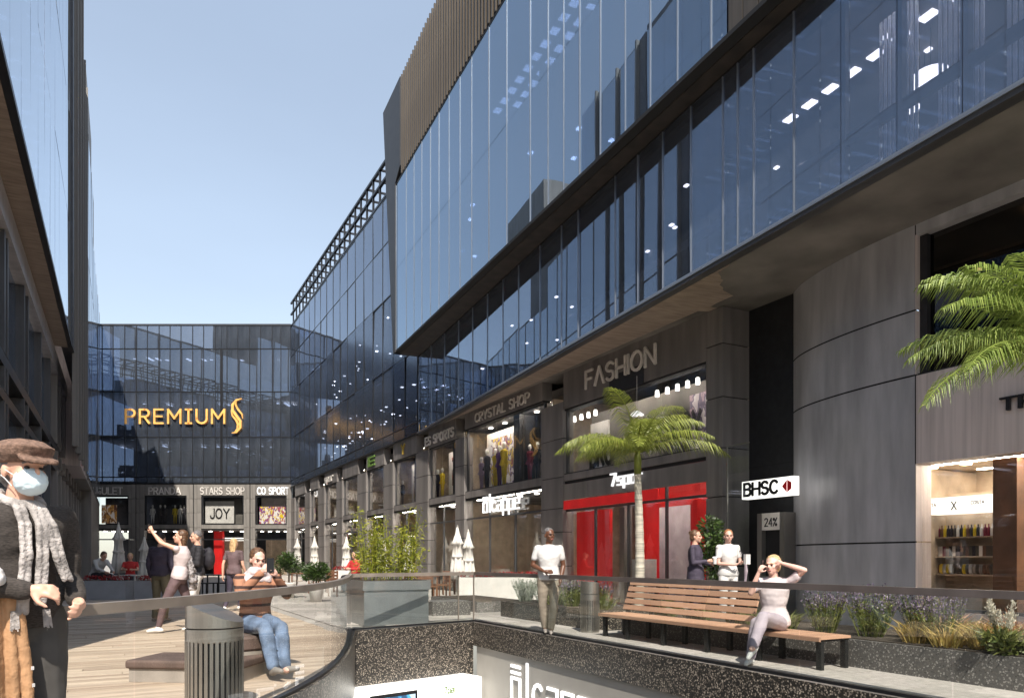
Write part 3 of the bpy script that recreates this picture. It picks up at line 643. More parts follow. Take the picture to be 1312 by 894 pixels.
for u, m, lb_, s_ in ((617, 'cloth_lilac', 'pale lilac dressed mannequin at the far side of the crystal shop window', .8), (624, 'cloth_dark', 'black dressed mannequin in the crystal shop window', .95), (635, 'cloth_yellow', 'yellow dressed mannequin left of the other yellow one', .9),
                      (640, 'cloth_purple', 'purple dressed mannequin between the two yellow ones', .95), (646, 'cloth_yellow', 'yellow dressed mannequin beside the dark window column', 1.0)):
    mannequin(tuple(P(WALL+0.45, t_on(WALL+0.45, u), E(2.52))), 1.6*s_, m, lb_, 'mannequins in the crystal shop window', STREET-R(90))
for u, m, lb_ in ((679, 'cloth_wine', 'wine red dressed mannequin in front of the lit niche'), (689, 'cloth_dark', 'dark dressed mannequin at the near end of the lit niche')):
    mannequin(tuple(P(WALL+0.6, t_on(WALL+0.6, u), E(2.52))), 1.3, m, lb_, 'mannequins in the crystal shop window', STREET-R(90))
bx('lit_niche', rb, 'interior_warm', WALL+1.2, WALL+1.3, bays[7][0]+.05, bays[7][0]+1.3, E(2.52), E(4.0))
for u, m, lb_ in ((561, 'cloth_dark', 'dark dressed mannequin in the ES SPORTS window'), (567, 'cloth_yellow', 'yellow dressed mannequin in the ES SPORTS window')):
    mannequin(tuple(P(WALL+0.5, t_on(WALL+0.5, u), E(2.57))), 1.25, m, lb_, 'mannequins in the sports shop window', STREET-R(90))
mannequin(tuple(P(WALL+0.5, t_on(WALL+0.5, 516), E(2.57))), 1.2, 'cloth_dark', 'dark mannequin in the window below the yellow mark', None, STREET-R(90))
# fashion window text panels
fs = thing('window_lettering', 'dark letters reading BRO behind the left fashion window', 'sign', tuple(P(WALL+0.86, t_on(WALL+0.86, 757), E(2.75))), STREET-R(90))
letters(fs, 'BRO', 0, 0, 0.6, 0.13, 'sign_black', 0.02, width=1.1)
fs = thing('window_lettering', 'dark letters reading JOY on the poster in the right fashion window', 'sign', tuple(P(WALL+0.85, t_on(WALL+0.85, 866), E(2.95))), STREET-R(90))
letters(fs, 'JOY', 0, 0, 0.62, 0.12, 'sign_black', 0.02, width=0.9)
# spotlights in the fashion window
for j, u in enumerate((736, 745, 754, 763, 842, 855, 868, 881, 894)):
    sp_ = thing('spotlight', 'small white track spotlight in the fashion window, number of look-alikes in a row', 'spotlight', tuple(P(WALL+0.45, t_on(WALL+0.45, u), E(4.28))), STREET, 'spotlights in the fashion window')
    sp_['label'] = ['first', 'second', 'third', 'fourth', 'first', 'second', 'third', 'fourth', 'fifth'][j] + ' small white spotlight from the left in the ' + ('left' if j < 4 else 'right') + ' half of the fashion window'
    b = MB(); b.lathe([(.008, -.05), (.008, 0.02)], 8); b.build('stem', 'dark_metal', sp_)
    b = MB(); b.lathe([(.055, -.2), (.045, -.05), (.02, -.04)], 10); b.build('lamp', 'lamp_soft', sp_)
pd = thing('pendant_lamp', 'white disc pendant lamp hanging in front of the dark recess above the palm', 'lamp', tuple(P(WALL-0.25, t_on(WALL-0.25, 816), E(3.55))), STREET)
b = MB(); b.lathe([(.006, .05), (.006, .95)], 6); b.build('cord', 'sign_grey', pd); b = MB(); b.lathe([(.04, .1), (.17, .0), (.17, -.02), (.02, -.03)], 16); b.build('lamp_shade', 'sign_white', pd)

# ---- recess with ATM, BHSC sign
tr0, tr1 = 12.01, 10.40
bx('recess_panel', rb, 'black_panel', 12.21, 12.3, tr1-0.1, u2t(927)-0.001, 0, SO+0.5)
bx('joint_core', rb, 'joint', 12.205, 12.212, tr1, 12.0, E(2.0)-.01, E(2.0)+.01)
bh = thing('bank_sign', 'lit white box sign reading BHSC with a red triangle over the cash machine', 'sign', tuple(P(11.42, t_on(11.42, 958), E(1.19))), STREET-R(90))
Lb = abs(t_on(11.42, 958)-t_on(11.42, 1024))
bx('sign_box', bh, 'sign_box_white', 0, Lb, -0.16, 0.0, 0.03, 0.39)
letters(bh, 'BHSC', 0.07, 0.1, 0.24, 0.052, 'sign_black', 0.012, y=-0.161, width=Lb*0.66)
b = MB(); k_ = Lb
for (x0, x1, s_) in ((Lb*.8, Lb*.89, 1), ): b.quad([(x0, -.172, .21), (x1, -.172, .09), (x1, -.172, .33)]); b.quad([(x1+.01, -.172, .09), (Lb*.975, -.172, .15), (Lb*.975, -.172, .27), (x1+.01, -.172, .33)])
b.build('logo', 'sign_red', bh)
at = thing('cash_machine', 'grey cash machine with dark screen in the black recess', 'cash machine', tuple(P(11.98, t_on(11.98, 979), 0)), STREET-R(90))
La = abs(t_on(11.98, 979)-t_on(11.98, 1014))
bx('housing', at, 'steel', 0, 0.12, -0.2, 0.2, 0.0, 2.2); bx('housing', at, 'steel', La-0.12, La, -0.2, 0.2, 0, 2.2); bx('header', at, 'sign_grey', 0.121, La-0.121, -0.19, 0.2, 1.85, 2.2)
bx('screen', at, 'sign_black', 0.121, La-0.121, -0.08, 0.2, 0.9, 1.849); bx('keypad_shelf', at, 'steel', 0.121, La-0.121, -0.19, 0.2, 0.0, 0.899)
letters(at, '24%', 0.2, 1.93, 0.16, 0.02, 'sign_black', 0.008, y=-0.191, width=La-0.4)
# slender post frame beside the recess
pf = thing('glass_screen', 'slender metal framed glass screen in front of the last dark pillar', 'screen', tuple(P(11.0, t_on(11.0, 931), 0)), STREET-R(90))
bx('post', pf, 'steel', 0, .03, -.015, .015, 0, E(2.32)); bx('top_rail', pf, 'steel', .031, .62, -.012, .012, E(2.30), E(2.32)); piece('pane', pf, 'glass_rail', .035, .61, -.004, .004, .05, E(2.29)); bx('bottom_rail', pf, 'steel', .031, .62, -.012, .012, 0.0, .04)

# ---- curved stone column and near wall
def ell(n=26, w0=WALL, aw=1.25, tt=7.65, bt=3.42):
    return [(w0+aw-aw*math.cos(R(90*i/n)), tt+bt*math.sin(R(90*i/n))) for i in range(n+1)]
TOPN = E(6.9)
zj = [0.0, E(0.28), E(3.0), E(4.05), TOPN]
zj = [0.0, 1.53, E(3.0), E(4.06), TOPN]
cp = ell()
for i in range(len(zj)-1):
    b = MB(); n = len(cp)
    z0, z1 = zj[i]+0.014, zj[i+1]-0.014
    for j in range(n-1):
        (x0, y0), (x1, y1) = cp[j], cp[j+1]; b.quad([(x0, y0, z0), (x0, y0, z1), (x1, y1, z1), (x1, y1, z0)])
    b.build('curved_panel', 'column_stone', rb, smooth=True)
b = MB()
for j in range(n-1):
    (x0, y0), (x1, y1) = cp[j], cp[j+1]; b.quad([(x0+.03, y0-.01, 0), (x0+.03, y0-.01, TOPN), (x1+.03, y1-.01, TOPN), (x1+.03, y1-.01, 0)])
b.build('joint_core', 'joint', rb)
tA = 7.65; uw = 1172.5; tW = t_on(WALL, uw)
TN = -2.0
def wall_box(t0, t1, z0, z1, m='wall_stone', w0=WALL, w1=WALL+0.4): bx('wall_panel', rb, m, w0, w1, t0, t1, z0, z1)
zs0, zs1 = 0.42, E(1.55)          # shop window low sill / head
zu0, zu1 = E(3.0), E(5.28)        # dark upper window
zb0, zb1 = E(5.72), E(6.02)
wall_box(TN, tA-0.02, zs1+0.0, zu0-0.012)
wall_box(TN, tA-0.02, 0.0, zs0)
wall_box(tW+0.001, tA-0.02, zs0, 1.52); wall_box(tW+0.001, tA-0.02, 1.545, zs1)
wall_box(tW, tA-0.02, zu0+0.012, E(4.05)); wall_box(tW, tA-0.02, E(4.075), zu1)
wall_box(TN, tA-0.02, zu1, zb0, 'column_stone'); wall_box(TN, tA-0.02, zb1, TOPN, 'soffit'); bx('slot_recess', rb, 'joint', WALL+0.12, WALL+0.4, TN, tW, zb0, zb1); wall_box(tW+.001, tA-.02, zb0, zb1, 'column_stone')
bx('joint_core', rb, 'joint', WALL+0.03, WALL+0.3, TN, tA-0.03, zu0-0.02, zu0+0.02)
uwn = bpy.data.objects.new('window', None); COL.objects.link(uwn); uwn.parent = rb
piece('pane', uwn, 'glass_dark', TN, tW, 0, .012, zu0+.012, zu1, Fr((WALL+0.2, 0), (0, 1), (-1, 0)))
bx('frame', uwn, 'black_panel', WALL+0.10, WALL+0.3, tW-0.14, tW-0.001, zu0+.012, zu1)
bx('interior_wall', rb, 'interior_dark', WALL+3.0, WALL+3.1, TN, tA, zu0-.3, zu1+.1); bx('interior_ceiling', rb, 'interior_mid', WALL+0.41, WALL+3.0, TN, tA, zu1, zu1+0.1); bx('interior_floor', rb, 'interior_dark', WALL+.41, WALL+3, TN, tA, zu0-.3, zu0-.02)
for (w_o, u, v, lbl) in ((0.5, 1178, 342, 'bright point lamp at the left frame of the dark upper window'), (0.6, 1316, 270, 'bright point lamp at the right edge, high in the dark upper window'), (1.4, 1240, 300, 'faint point lamp in the middle of the dark upper window'), (1.8, 1255, 345, 'faint point lamp, lowest of those in the dark upper window')):
    t_ = t_on(WALL+w_o, u); Yp = P(WALL+w_o, t_).y
    z_ = EYE + (716-v)/950*Yp
    lm = thing('wall_lamp', lbl, 'lamp', tuple(P(WALL+w_o, t_, z_)), STREET, 'point lamps inside the dark upper window'); b = MB(); b.lathe([(.01, -.03), (.035, -.02), (.035, .02), (.01, .03)], 10); b.build('bulb', 'lamp_warm', lm)
# near shop: glazed front, warm interior, lit fascia box, three shelves of goods
nsw = bpy.data.objects.new('window', None); COL.objects.link(nsw); nsw.parent = rb
for (a0, a1) in ((TN, 3.4), (3.45, 5.6), (5.65, tW)): piece('pane', nsw, 'glass_shop', a0, a1-.01, 0, .012, zs0, zs1, Fr((WALL+0.16, 0), (0, 1), (-1, 0)))
piece('frame', nsw, 'frame_grey', WALL+.1, WALL+.22, TN, tW, zs0, zs0+.05)
bx('shop_back_wall', rb, 'interior_warm', WALL+2.2, WALL+2.3, TN, tW+0.4, 0, zs1+.1); bx('shop_ceiling', rb, 'interior_warm', WALL+.41, WALL+2.2, TN, tW+.4, zs1+.02, zs1+.12); bx('shop_floor', rb, 'interior_mid', WALL+.41, WALL+2.2, TN, tW+.4, 0.02, 0.08)
[piece('fill_strip', rb, 'fill_glow', WALL+a_, WALL+a_+.08, TN+1, tW, zs1+.004, zs1+.018) for a_ in (.5, 1.7)]  # fill strips added under the ceiling to brighten the near shop
bx('shop_side_wall', rb, 'interior_warm', WALL+.41, WALL+2.2, tW+.3, tW+.4, 0.08, zs1)
bx('shop_pillar', rb, 'brown_wood', WALL+0.5, WALL+0.9, t_on(WALL+.5, 1303), t_on(WALL+.5, 1272), 0.08, zs1)
WS = WALL+1.0
sf = thing('display_shelves', 'lit shelving of small goods inside the near shop window', 'shelves', tuple(P(WS, t_on(WS, 1172), 0.08)), STREET-R(90))
Ls = abs(t_on(WS, 1172)-t_on(WS, 1284))+0.3
bx('back_panel', sf, 'interior_warm', -0.3, Ls-.3, 0.3, 0.34, 0, 2.3); piece('fill_strip', sf, 'lamp_soft', -.2, Ls-.4, .2, .24, 1.95, 1.97)  # soft strip is an added fill for the shelves
for z in (0.90, 1.20, 1.53): bx('shelf', sf, 'interior_warm', -0.3, Ls-.3, 0.0, 0.3, z, z+.02)
lbx = thing('shop_light_box', 'long lit white panel with small logos inside the near shop', 'light box', tuple(P(WS, t_on(WS, 1172), E(0.70))), STREET-R(90))
bx('panel', lbx, 'sign_box_white', -0.3, Ls-.32, -0.16, 0.1, 0.06, 0.34)
letters(lbx, 'COSTA', 0.28, 0.2, 0.05, 0.01, 'sign_black', .004, y=-.161); letters(lbx, 'X', 0.76, 0.13, 0.13, 0.02, 'sign_black', .004, y=-.161); letters(lbx, 'COSTA', 1.08, 0.2, 0.05, 0.01, 'sign_black', .004, y=-.161)
gcols = ['cloth_dark', 'cloth_yellow', 'interior_white', 'cloth_dark', 'brown_wood', 'fin_bronze', 'cloth_dark', 'cloth_wine']
bmesh_cache = {}
def bottle_mesh(m, kind):
    if (m, kind) not in bmesh_cache:
        b = MB()
        if kind == 0: b.lathe([(.028, 0), (.03, .1), (.028, .13), (.01, .16), (.011, .2)], 8)
        elif kind == 1: b.box(-.03, .03, -.03, .03, 0, .17)
        else: b.lathe([(.02, 0), (.045, .03), (.05, .1), (.035, .16), (.01, .17)], 8)
        bmesh_cache[(m, kind)] = b.mesh('goods', m)
    return bmesh_cache[(m, kind)]
for zi, z in enumerate((0.92, 1.22, 1.55)):
    nb = 30
    for j in range(nb):
        m = gcols[(j//5 + zi) % 2 and 0 or rnd.randrange(1, 8)] if zi else rnd.choice(['cloth_yellow', 'fin_bronze', 'interior_white', 'brown_wood', 'rail_metal'])
        g_ = link('bottle' if zi != 1 else 'packet', bottle_mesh(m, [2, 1, 0][zi])); g_.location = sf.location + Matrix.Rotation(STREET-R(90), 3, 'Z') @ Vector((-0.25+j*(Ls-0.1)/nb, 0.12, z)); g_.rotation_euler = (0, 0, STREET-R(90))
        tag(g_, ['amber glass jar standing on the lowest lit shelf of the near shop', 'small packet standing on the middle lit shelf of the near shop', 'small bottle standing on the top lit shelf of the near shop'][zi], ['jar', 'packet', 'bottle'][zi], ['jars on the lowest shop shelf', 'packets on the middle shop shelf', 'bottles on the top shop shelf'][zi])
for j, u in enumerate((1192, 1235, 1300)): piece('ceiling_light', rb, 'lamp_warm', WALL+.6, WALL+.72, t_on(WALL+.6, u)-.06, t_on(WALL+.6, u)+.06, zs1-.02, zs1+.018)
sign_on_wall('shop_sign', 'dark metal letters TR at the right edge on pale stone wall', 'TRE', 1285, 1350, E(2.18), 0.17, 0.03, 'sign_black')

# ---- gallery volume (lower glass) with soffit
G0 = (11.46, 30.47); G1 = (9.25, 4.85); gl_ = (Vector(G1)-Vector(G0)); GLn = gl_.length + 7.0
gf = Fr(G0, tuple(gl_), (-gl_.y/gl_.length*-1, gl_.x/gl_.length*-1))
gn = Vector((gl_.y, -gl_.x)).normalized()         # towards the street must have negative x
if gn.x > 0: gn = -gn
gf = Fr(G0, tuple(gl_), tuple(gn))
zg0, zg1 = E(5.5), E(8.78)
def a_of(fr, u):
    """distance along frame fr (x=w,y=t) seen at image column u"""
    # solve ray hit
    dx, dy = (u-656)/950, 1.0; dw, dt = WT(dx, dy)
    # o + a*A = s*(dw,dt)
    A = fr.a; o = fr.o; det = A.x*(-dt) - A.y*(-dw)
    return ((-o.x)*(-dt) - (-o.y)*(-dw))/det
ug = [537, 553, 570, 588, 606, 625, 645, 665, 692.5, 720, 741.5, 789, 818, 850, 886, 927, 946, 966.5, 1018, 1078, 1150, 1234, 1330, 1440]
ag = [a_of(gf, u) for u in ug]; ag[0] = 0.0
gal = bpy.data.objects.new('gallery_facade', None); COL.objects.link(gal); gal.parent = rb
for i in range(len(ag)-1):
    piece('pane', gal, 'glass_gallery', ag[i]+.006, ag[i+1]-.006, 0, .012, zg0, zg1, gf, tilt=0.0025)
    big = i >= 19
    if big: piece('mullion', gal, 'frame_grey', ag[i]-.05, ag[i]+.05, -.12, -.02, zg0, zg1, gf)
    else: piece('mullion', gal, 'mullion_light', ag[i]-.012, ag[i]+.012, -.02, .03, zg0, zg1, gf)
piece('transom', gal, 'frame_grey', ag[9], ag[-1], -.10, -.03, zg0+.62, zg0+.78, gf)
piece('edge_trim', gal, 'frame_grey', -.1, GLn, -.14, .05, zg0-.10, zg0-.001, gf)
piece('edge_trim', gal, 'mullion_light', -.1, GLn, .05, .075, zg0-.03, zg0+.03, gf)
piece('head_trim', gal, 'joint', -.1, GLn, -.14, .02, zg1, zg1+.12, gf)
# gallery interior
def prism_room(nm, m, a0, a1, d0, d1, z0, z1, fr): bx(nm, rb, m, a0, a1, -d1, -d0, z0, z1, fr)
prism_room('gallery_floor', 'interior_mid', 0.6, GLn, .15, 5, zg0-.05, zg0+.08, gf)
prism_room('gallery_ceiling', 'interior_mid', 0.6, GLn, .15, 5, zg1-.1, zg1+.05, gf)
prism_room('gallery_back_wall', 'interior_dark', 0.6, GLn, 4.6, 4.8, zg0, zg1, gf)
for i in range(13):
    a0 = a_of(gf, 905) + i*0.5
    piece('ceiling_light', rb, 'lamp_soft', a0, a0+.26, -2.0, -1.84, zg1-.13, zg1-.101, gf)
for k_ in range(18):
    a0 = rnd.uniform(4, GLn-8); d_ = rnd.uniform(.8, 3.8); z_ = rnd.choice([zg1-.14, zg1-.14, zg1-.5, zg1-1.1])
    piece('ceiling_light', rb, 'lamp_soft', a0, a0+.11, -d_, -d_+.08, z_, z_+.03, gf)
for (u_, d_, z_, r_, lbl) in ((1062, 2.2, zg1-.9, .28, 'largest round pale disc lamp behind the lower office glazing'), (1035, 2.6, zg1-.75, .2, 'middle sized round disc lamp behind the lower office glazing'), (1008, 2.8, zg1-.8, .16, 'smallest round disc lamp behind the lower office glazing')):
    pos_ = gf.p(a_of(gf, u_), -d_, z_)
    pl_ = thing('pendant_lamp', lbl, 'lamp', tuple(P(pos_.x, pos_.y, z_)), STREET, 'disc lamps behind the lower office glazing')
    b = MB(); b.lathe([(r_, -.02), (r_, .02), (r_*.6, .05)], 20); b.build('lamp_shade', 'lamp_soft', pl_); b = MB(); b.lathe([(.008, .05), (.008, -z_+zg1-.11)], 6); b.build('cord', 'dark_metal', pl_)
piece('fill_strip_shield', gal, 'frame_grey', ag[18], GLn, -.2, -.13, zg1-.42, zg1-.101, gf)  # board added to hide the fill strips from the camera
for i in range(8): piece('fill_strip', rb, 'fill_glow', ag[18]+.2+i*1.2, ag[18]+1.2+i*1.2, -.36, -.30, zg1-.125, zg1-.101, gf)  # added fill strips, kept out of view, to light the blinds
# blinds in the near bays
for (ia, ib) in ((19, 20), (20, 21), (21, 22), (22, 23)):
    a0, a1 = ag[ia]+.15, ag[ib]-.12; n = int((a1-a0)/.075)
    bl = MB()
    for j in range(n):
        x = a0+j*.075; bl.box(x, x+.045, -.62, -.60, zg0+.1, zg1-.75, gf)
    bl.build('blind', 'blind_white', gal)['kind'] = 'stuff'
for j in range(9):
    a_ = 3+j*2.1; bx('gallery_column', rb, 'interior_mid', a_, a_+.25, -3.2, -2.9, zg0, zg1, gf)
# gallery roof slab to the rear, so no sun leaks in
bx('roof_slab', rb, 'soffit_dark', 0.6, GLn, -12, -0.16, zg1+.13, zg1+.3, gf)
# soffit: from the glass edge back to the wall; rises over the curved column
sb = MB(); N = 60; rows = []
for i in range(N+1):
    s_ = i/N; a_ = s_*(GLn); g = gf.p(a_, -0.10, 0)
    tt = g.y
    k_ = min(1, max(0, (11.3-tt)/1.9)); k_ = k_*k_*(3-2*k_)
    zin = SO + 0.78*k_; win_ = WALL+0.06 if tt > 12.0 else WALL + 1.6
    row = []
    for j in range(9):
        f_ = j/8; w_j = g.x + (max(win_, g.x+.01)-g.x)*f_; fz = min(1, (w_j-g.x)/max(.01, WALL-g.x))
        row.append((w_j, tt, (zg0-.10)*(1-fz) + (zin)*fz))
    rows.append(row)
for i in range(N):
    for j in range(8): sb.quad([rows[i][j], rows[i+1][j], rows[i+1][j+1], rows[i][j+1]])
sb.build('soffit', 'soffit', rb)
# ---- upper office volume
U0 = (10.41, 30.68); U1 = (9.13, 9.43); ul = Vector(U1)-Vector(U0); un = Vector((ul.y, -ul.x)).normalized()
if un.x > 0: un = -un
uf = Fr(U0, tuple(ul), tuple(un))
zu_0, zu_1, zu_2 = E(8.86), E(15.95), E(20.15)
LU = a_of(uf, 932); LT = LU+9
upp = bpy.data.objects.new('office_facade', None); COL.objects.link(upp); upp.parent = rb
cols_u = [512, 521, 531, 541, 552, 563, 576, 590, 605, 627, 650, 680, 703, 723, 743.5, 770, 802, 834, 869, 912, 932]
ac = [a_of(uf, u) for u in cols_u]; ac[0] = 0.35
zmid = E(12.35)
for i in range(len(ac)-1):
    for (z0, z1) in ((zu_0+.06, zmid), (zmid, zu_1)):
        piece('pane', upp, 'glass_office', ac[i]+.006, ac[i+1]-.006, 0, .012, z0+.006, z1-.006, uf, tilt=0.0022)
    strong = cols_u[i] in (627, 680, 743.5, 770, 834, 869, 912)
    piece('mullion', upp, 'mullion_light', ac[i]-(.016 if strong else .005), ac[i]+(.016 if strong else .005), -.02, .03, zu_0+.06, zu_1, uf)
piece('edge_trim', upp, 'joint', 0, LT, -.2, .03, zu_0-.02, zu_0+.06, uf)
piece('edge_trim', upp, 'joint', 0.3, LT, -.2, .02, zu_1, zu_1+.1, uf)
# end frame, raked
b = MB(); th_ = 0.35
def upt(a, bb, z): return uf.p(a, bb, z)
pr = [(-0.0, zu_0-.02), (th_, zu_0-.02), (th_, zu_1+.1), (th_+.75, zu_1+.5), (th_+.75, zu_2), (-1.7, zu_2)]
for bb, rev in ((.06, 0), (-9, 1)):
    pts = [upt(a, bb, z) for a, z in pr]; b.quad(pts if not rev else pts[::-1])
for i in range(len(pr)):
    (a0, z0), (a1, z1) = pr[i], pr[(i+1) % len(pr)]
    b.quad([upt(a0, .06, z0), upt(a0, -9, z0), upt(a1, -9, z1), upt(a1, .06, z1)])
b.build('end_frame', 'frame_black', upp)
bx('underside', upp, 'soffit_dark', 0.36, LT, -8, -.201, zu_0-.04, zu_0-.005, uf)
bx('fin_backing', upp, 'soffit_dark', th_+.4, LT, -.9, -.25, zu_1+.1, zu_2-.1, uf)
a_ = th_+.85; nf = 0
while a_ < LU+0.2 and nf < 140:
    piece('fin', upp, 'fin_bronze', a_, a_+.07, -.24, .05, zu_1+.1, zu_2 + (0.0), uf); a_ += .27; nf += 1
a_ = LU+.05
while a_ < LT:
    piece('fin', upp, 'fin_bronze', a_, a_+.34, -.2, .02, zu_0+.06, zu_1, uf); a_ += .36
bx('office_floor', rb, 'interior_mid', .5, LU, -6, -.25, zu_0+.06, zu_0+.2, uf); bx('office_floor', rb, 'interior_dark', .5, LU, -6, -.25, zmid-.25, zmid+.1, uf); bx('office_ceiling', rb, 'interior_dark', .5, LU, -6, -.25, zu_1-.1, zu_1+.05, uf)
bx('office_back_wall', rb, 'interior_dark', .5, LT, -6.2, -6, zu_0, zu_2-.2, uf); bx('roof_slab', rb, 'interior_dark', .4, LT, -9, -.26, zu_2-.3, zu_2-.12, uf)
for r_i in range(2):
    for i in range(26):
        a0 = 7 + i*.62; piece('ceiling_light', rb, 'lamp_soft', a0, a0+.3, -1.9-r_i*.5, -1.66-r_i*.5, zu_1-.13, zu_1-.101, uf)
for i in range(16): 
    a0 = rnd.uniform(3, LU-1); d_ = rnd.uniform(.6, 4); piece('ceiling_light', rb, 'lamp_white', a0, a0+.15, -d_, -d_+.12, zmid-.29, zmid-.251, uf)
for j in range(8): bx('office_column', rb, 'interior_mid', 2+j*2.6, 2.3+j*2.6, -2.4, -2.1, zu_0, zu_1, uf)

# ---- wing (glass over the shop row, far part) with roof trellis
wg = bpy.data.objects.new('wing_facade', None); COL.objects.link(wg); wg.parent = rb
TB = u2t(372.5); zw0, zw1 = E(5.52), E(17.65)
wfz = [zw0, E(6.0), E(9.2), E(12.7), E(15.4), zw1]
t = G0[1]-6.0; wt = [t]
tw = [TB - i*(TB-30.6)/17 for i in range(18)]
tw += [30.6-1.9*i for i in range(1, 4)]
wfr = Fr((WALL-.01, 0), (0, 1), (-1, 0))
for i in range(len(tw)-1):
    for j in range(len(wfz)-1):
        piece('pane', wg, 'glass_far' if j > 2 else 'glass_wing', tw[i+1]+.008, tw[i]-.008, 0, .012, wfz[j]+.01, wfz[j+1]-.01, wfr, tilt=0.02 if j < 3 else 0.008)
    piece('mullion', wg, 'dark_metal', tw[i]-.02, tw[i]+.02, -.03, .03, zw0, zw1, wfr)
for z in wfz: piece('transom', wg, 'dark_metal', tw[-1], TB, -.06, .02, z-.03, z+.03, wfr)
piece('edge_trim', wg, 'joint', u2t(537), TB, -.1, .06, zw0-.06, zw0-.031, wfr)
for z in wfz[1:-1]: bx('floor_slab', rb, 'interior_mid', WALL+.25, WALL+5, tw[-1], TB, z-.18, z+.12)
bx('wing_back_wall', rb, 'interior_dark', WALL+5, WALL+5.2, tw[-1], TB+3, zw0, zw1); bx('roof_slab', rb, 'frame_grey', WALL+.02, WALL+8, tw[-1], TB, zw1+.02, zw1+.2); bx('wing_floor', rb, 'interior_mid', WALL+.1, WALL+5, tw[-1], TB, zw0-.02, zw0+.1)
for z in wfz[4:]:
    for i in range(10):
        piece('ceiling_light', rb, 'lamp_soft', WALL+1+rnd.random()*2.5, WALL+1.25+rnd.random()*2.5, 27+i*1.2, 27.3+i*1.2, z-.22, z-.19)
for i in range(150):
    z = rnd.choice([E(6.0)-.22, E(9.2)-.22, E(12.7)-.22, E(8.0), E(11.3), E(7.4)]); t_ = rnd.uniform(31, TB-1); d_ = rnd.uniform(.5, 4.2); s_ = rnd.uniform(.06, .16)
    piece('ceiling_light', rb, rnd.choice(['lamp_soft', 'lamp_soft', 'lamp_white']), WALL+d_, WALL+d_+s_, t_, t_+s_, z, z+.04)
for i in range(60):
    z = rnd.choice([E(6.0)+.12, E(9.2)+.12]); t_ = rnd.uniform(31, TB-1); d_ = rnd.uniform(.8, 3); piece('display_stand', rb, rnd.choice(['interior_white', 'interior_warm', 'interior_dark', 'blind_white']), WALL+d_, WALL+d_+.3, t_, t_+rnd.uniform(.2, .9), z, z+rnd.uniform(.5, 1.8))
tl = [z for z in (E(17.75), E(18.65), E(19.5))]
for z in tl: piece('trellis_rail', wg, 'dark_metal', tw[-1], TB, -.12, 0.02, z, z+.12, wfr)
t_ = tw[-1]
while t_ < TB:
    piece('trellis_post', wg, 'dark_metal', t_-.045, t_+.045, -.10, 0, E(17.7), E(19.5), wfr); piece('trellis_post', wg, 'dark_metal', t_-.04, t_+.04, -2.1, -2.0, E(17.7), E(19.5), wfr); piece('trellis_post', wg, 'dark_metal', t_-.04, t_+.04, -2.0, -.1, E(19.5), E(19.6), wfr)
    t_ += 1.12
for z in tl: piece('trellis_rail', wg, 'dark_metal', tw[-1], TB, -2.12, -2.0, z, z+.1, wfr)

# ================================================================ BACK BUILDING (faces the camera)
YB = 12300/216.5
kb = YB/950
def XB(u): return (u-656)*kb
def ZB(v): return EYE + (716-v)*kb
bb_ = thing('office_building', 'dark blue glass office block closing the street above small shops', 'building', (XB(250), YB, 0))
OX = XB(250)
fb = Fr((-OX, 0), (1, 0), (0, -1))    # a = world X, b = towards the camera
bf = bpy.data.objects.new('glass_facade', None); COL.objects.link(bf); bf.parent = bb_
ub = [126, 131, 145, 160, 175, 189, 204, 218, 232, 247, 261, 276, 284, 291, 305, 320, 334, 349, 360, 372.5]
vb = [417, 447, 502, 560, 611, 619]
for i in range(len(ub)-1):
    for j in range(len(vb)-1):
        piece('pane', bf, 'glass_far', XB(ub[i])+.01, XB(ub[i+1])-.01, 0, .012, ZB(vb[j+1])+.012, ZB(vb[j])-.012, fb, tilt=0.003)
for i, u in enumerate(ub): piece('mullion', bf, 'dark_metal', XB(u)-(.09 if u == 284 else .025), XB(u)+(.09 if u == 284 else .025), -.04, .04 if u != 284 else .07, ZB(619) if u != 284 else ZB(619), ZB(417) if u != 284 else ZB(448), fb)
for v in vb: piece('transom', bf, 'dark_metal', XB(126), XB(372.5), -.06, .03, ZB(v)-.04, ZB(v)+.04, fb)
for v in (500, 558): bx('floor_slab', bb_, 'interior_white', XB(126), XB(372), -6, -.15, ZB(v+5), ZB(v-1), fb)
bx('floor_slab', bb_, 'interior_mid', XB(126), XB(372), -6, -.1, ZB(620.5), ZB(616), fb); bx('roof_slab', bb_, 'frame_grey', XB(122), XB(372), -8, -.05, ZB(417)+.05, ZB(417)+.15, fb)
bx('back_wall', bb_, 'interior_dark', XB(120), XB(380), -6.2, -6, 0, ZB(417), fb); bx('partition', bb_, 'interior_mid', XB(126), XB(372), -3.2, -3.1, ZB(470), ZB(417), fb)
for v in (507, 565, 448):
    for i in sorted(rnd.sample(range(24), 9)): piece('ceiling_light', bb_, 'lamp_soft', XB(130)+i*.6, XB(130)+i*.6+.22, -2.3-rnd.random()*1.5, -2-rnd.random(), ZB(v)-.05, ZB(v)-.02, fb)
# desks, chairs and screens inside read as pale clutter
for v in (497, 555, 608):
    for i in range(26):
        x = XB(rnd.uniform(132, 366)); piece('desk', bb_, rnd.choice(['interior_white', 'interior_mid', 'blind_white']), x, x+rnd.uniform(.3, .9), -rnd.uniform(1.2, 2), -1.0, ZB(v)+0.0, ZB(v)+rnd.uniform(.3, .9), fb)
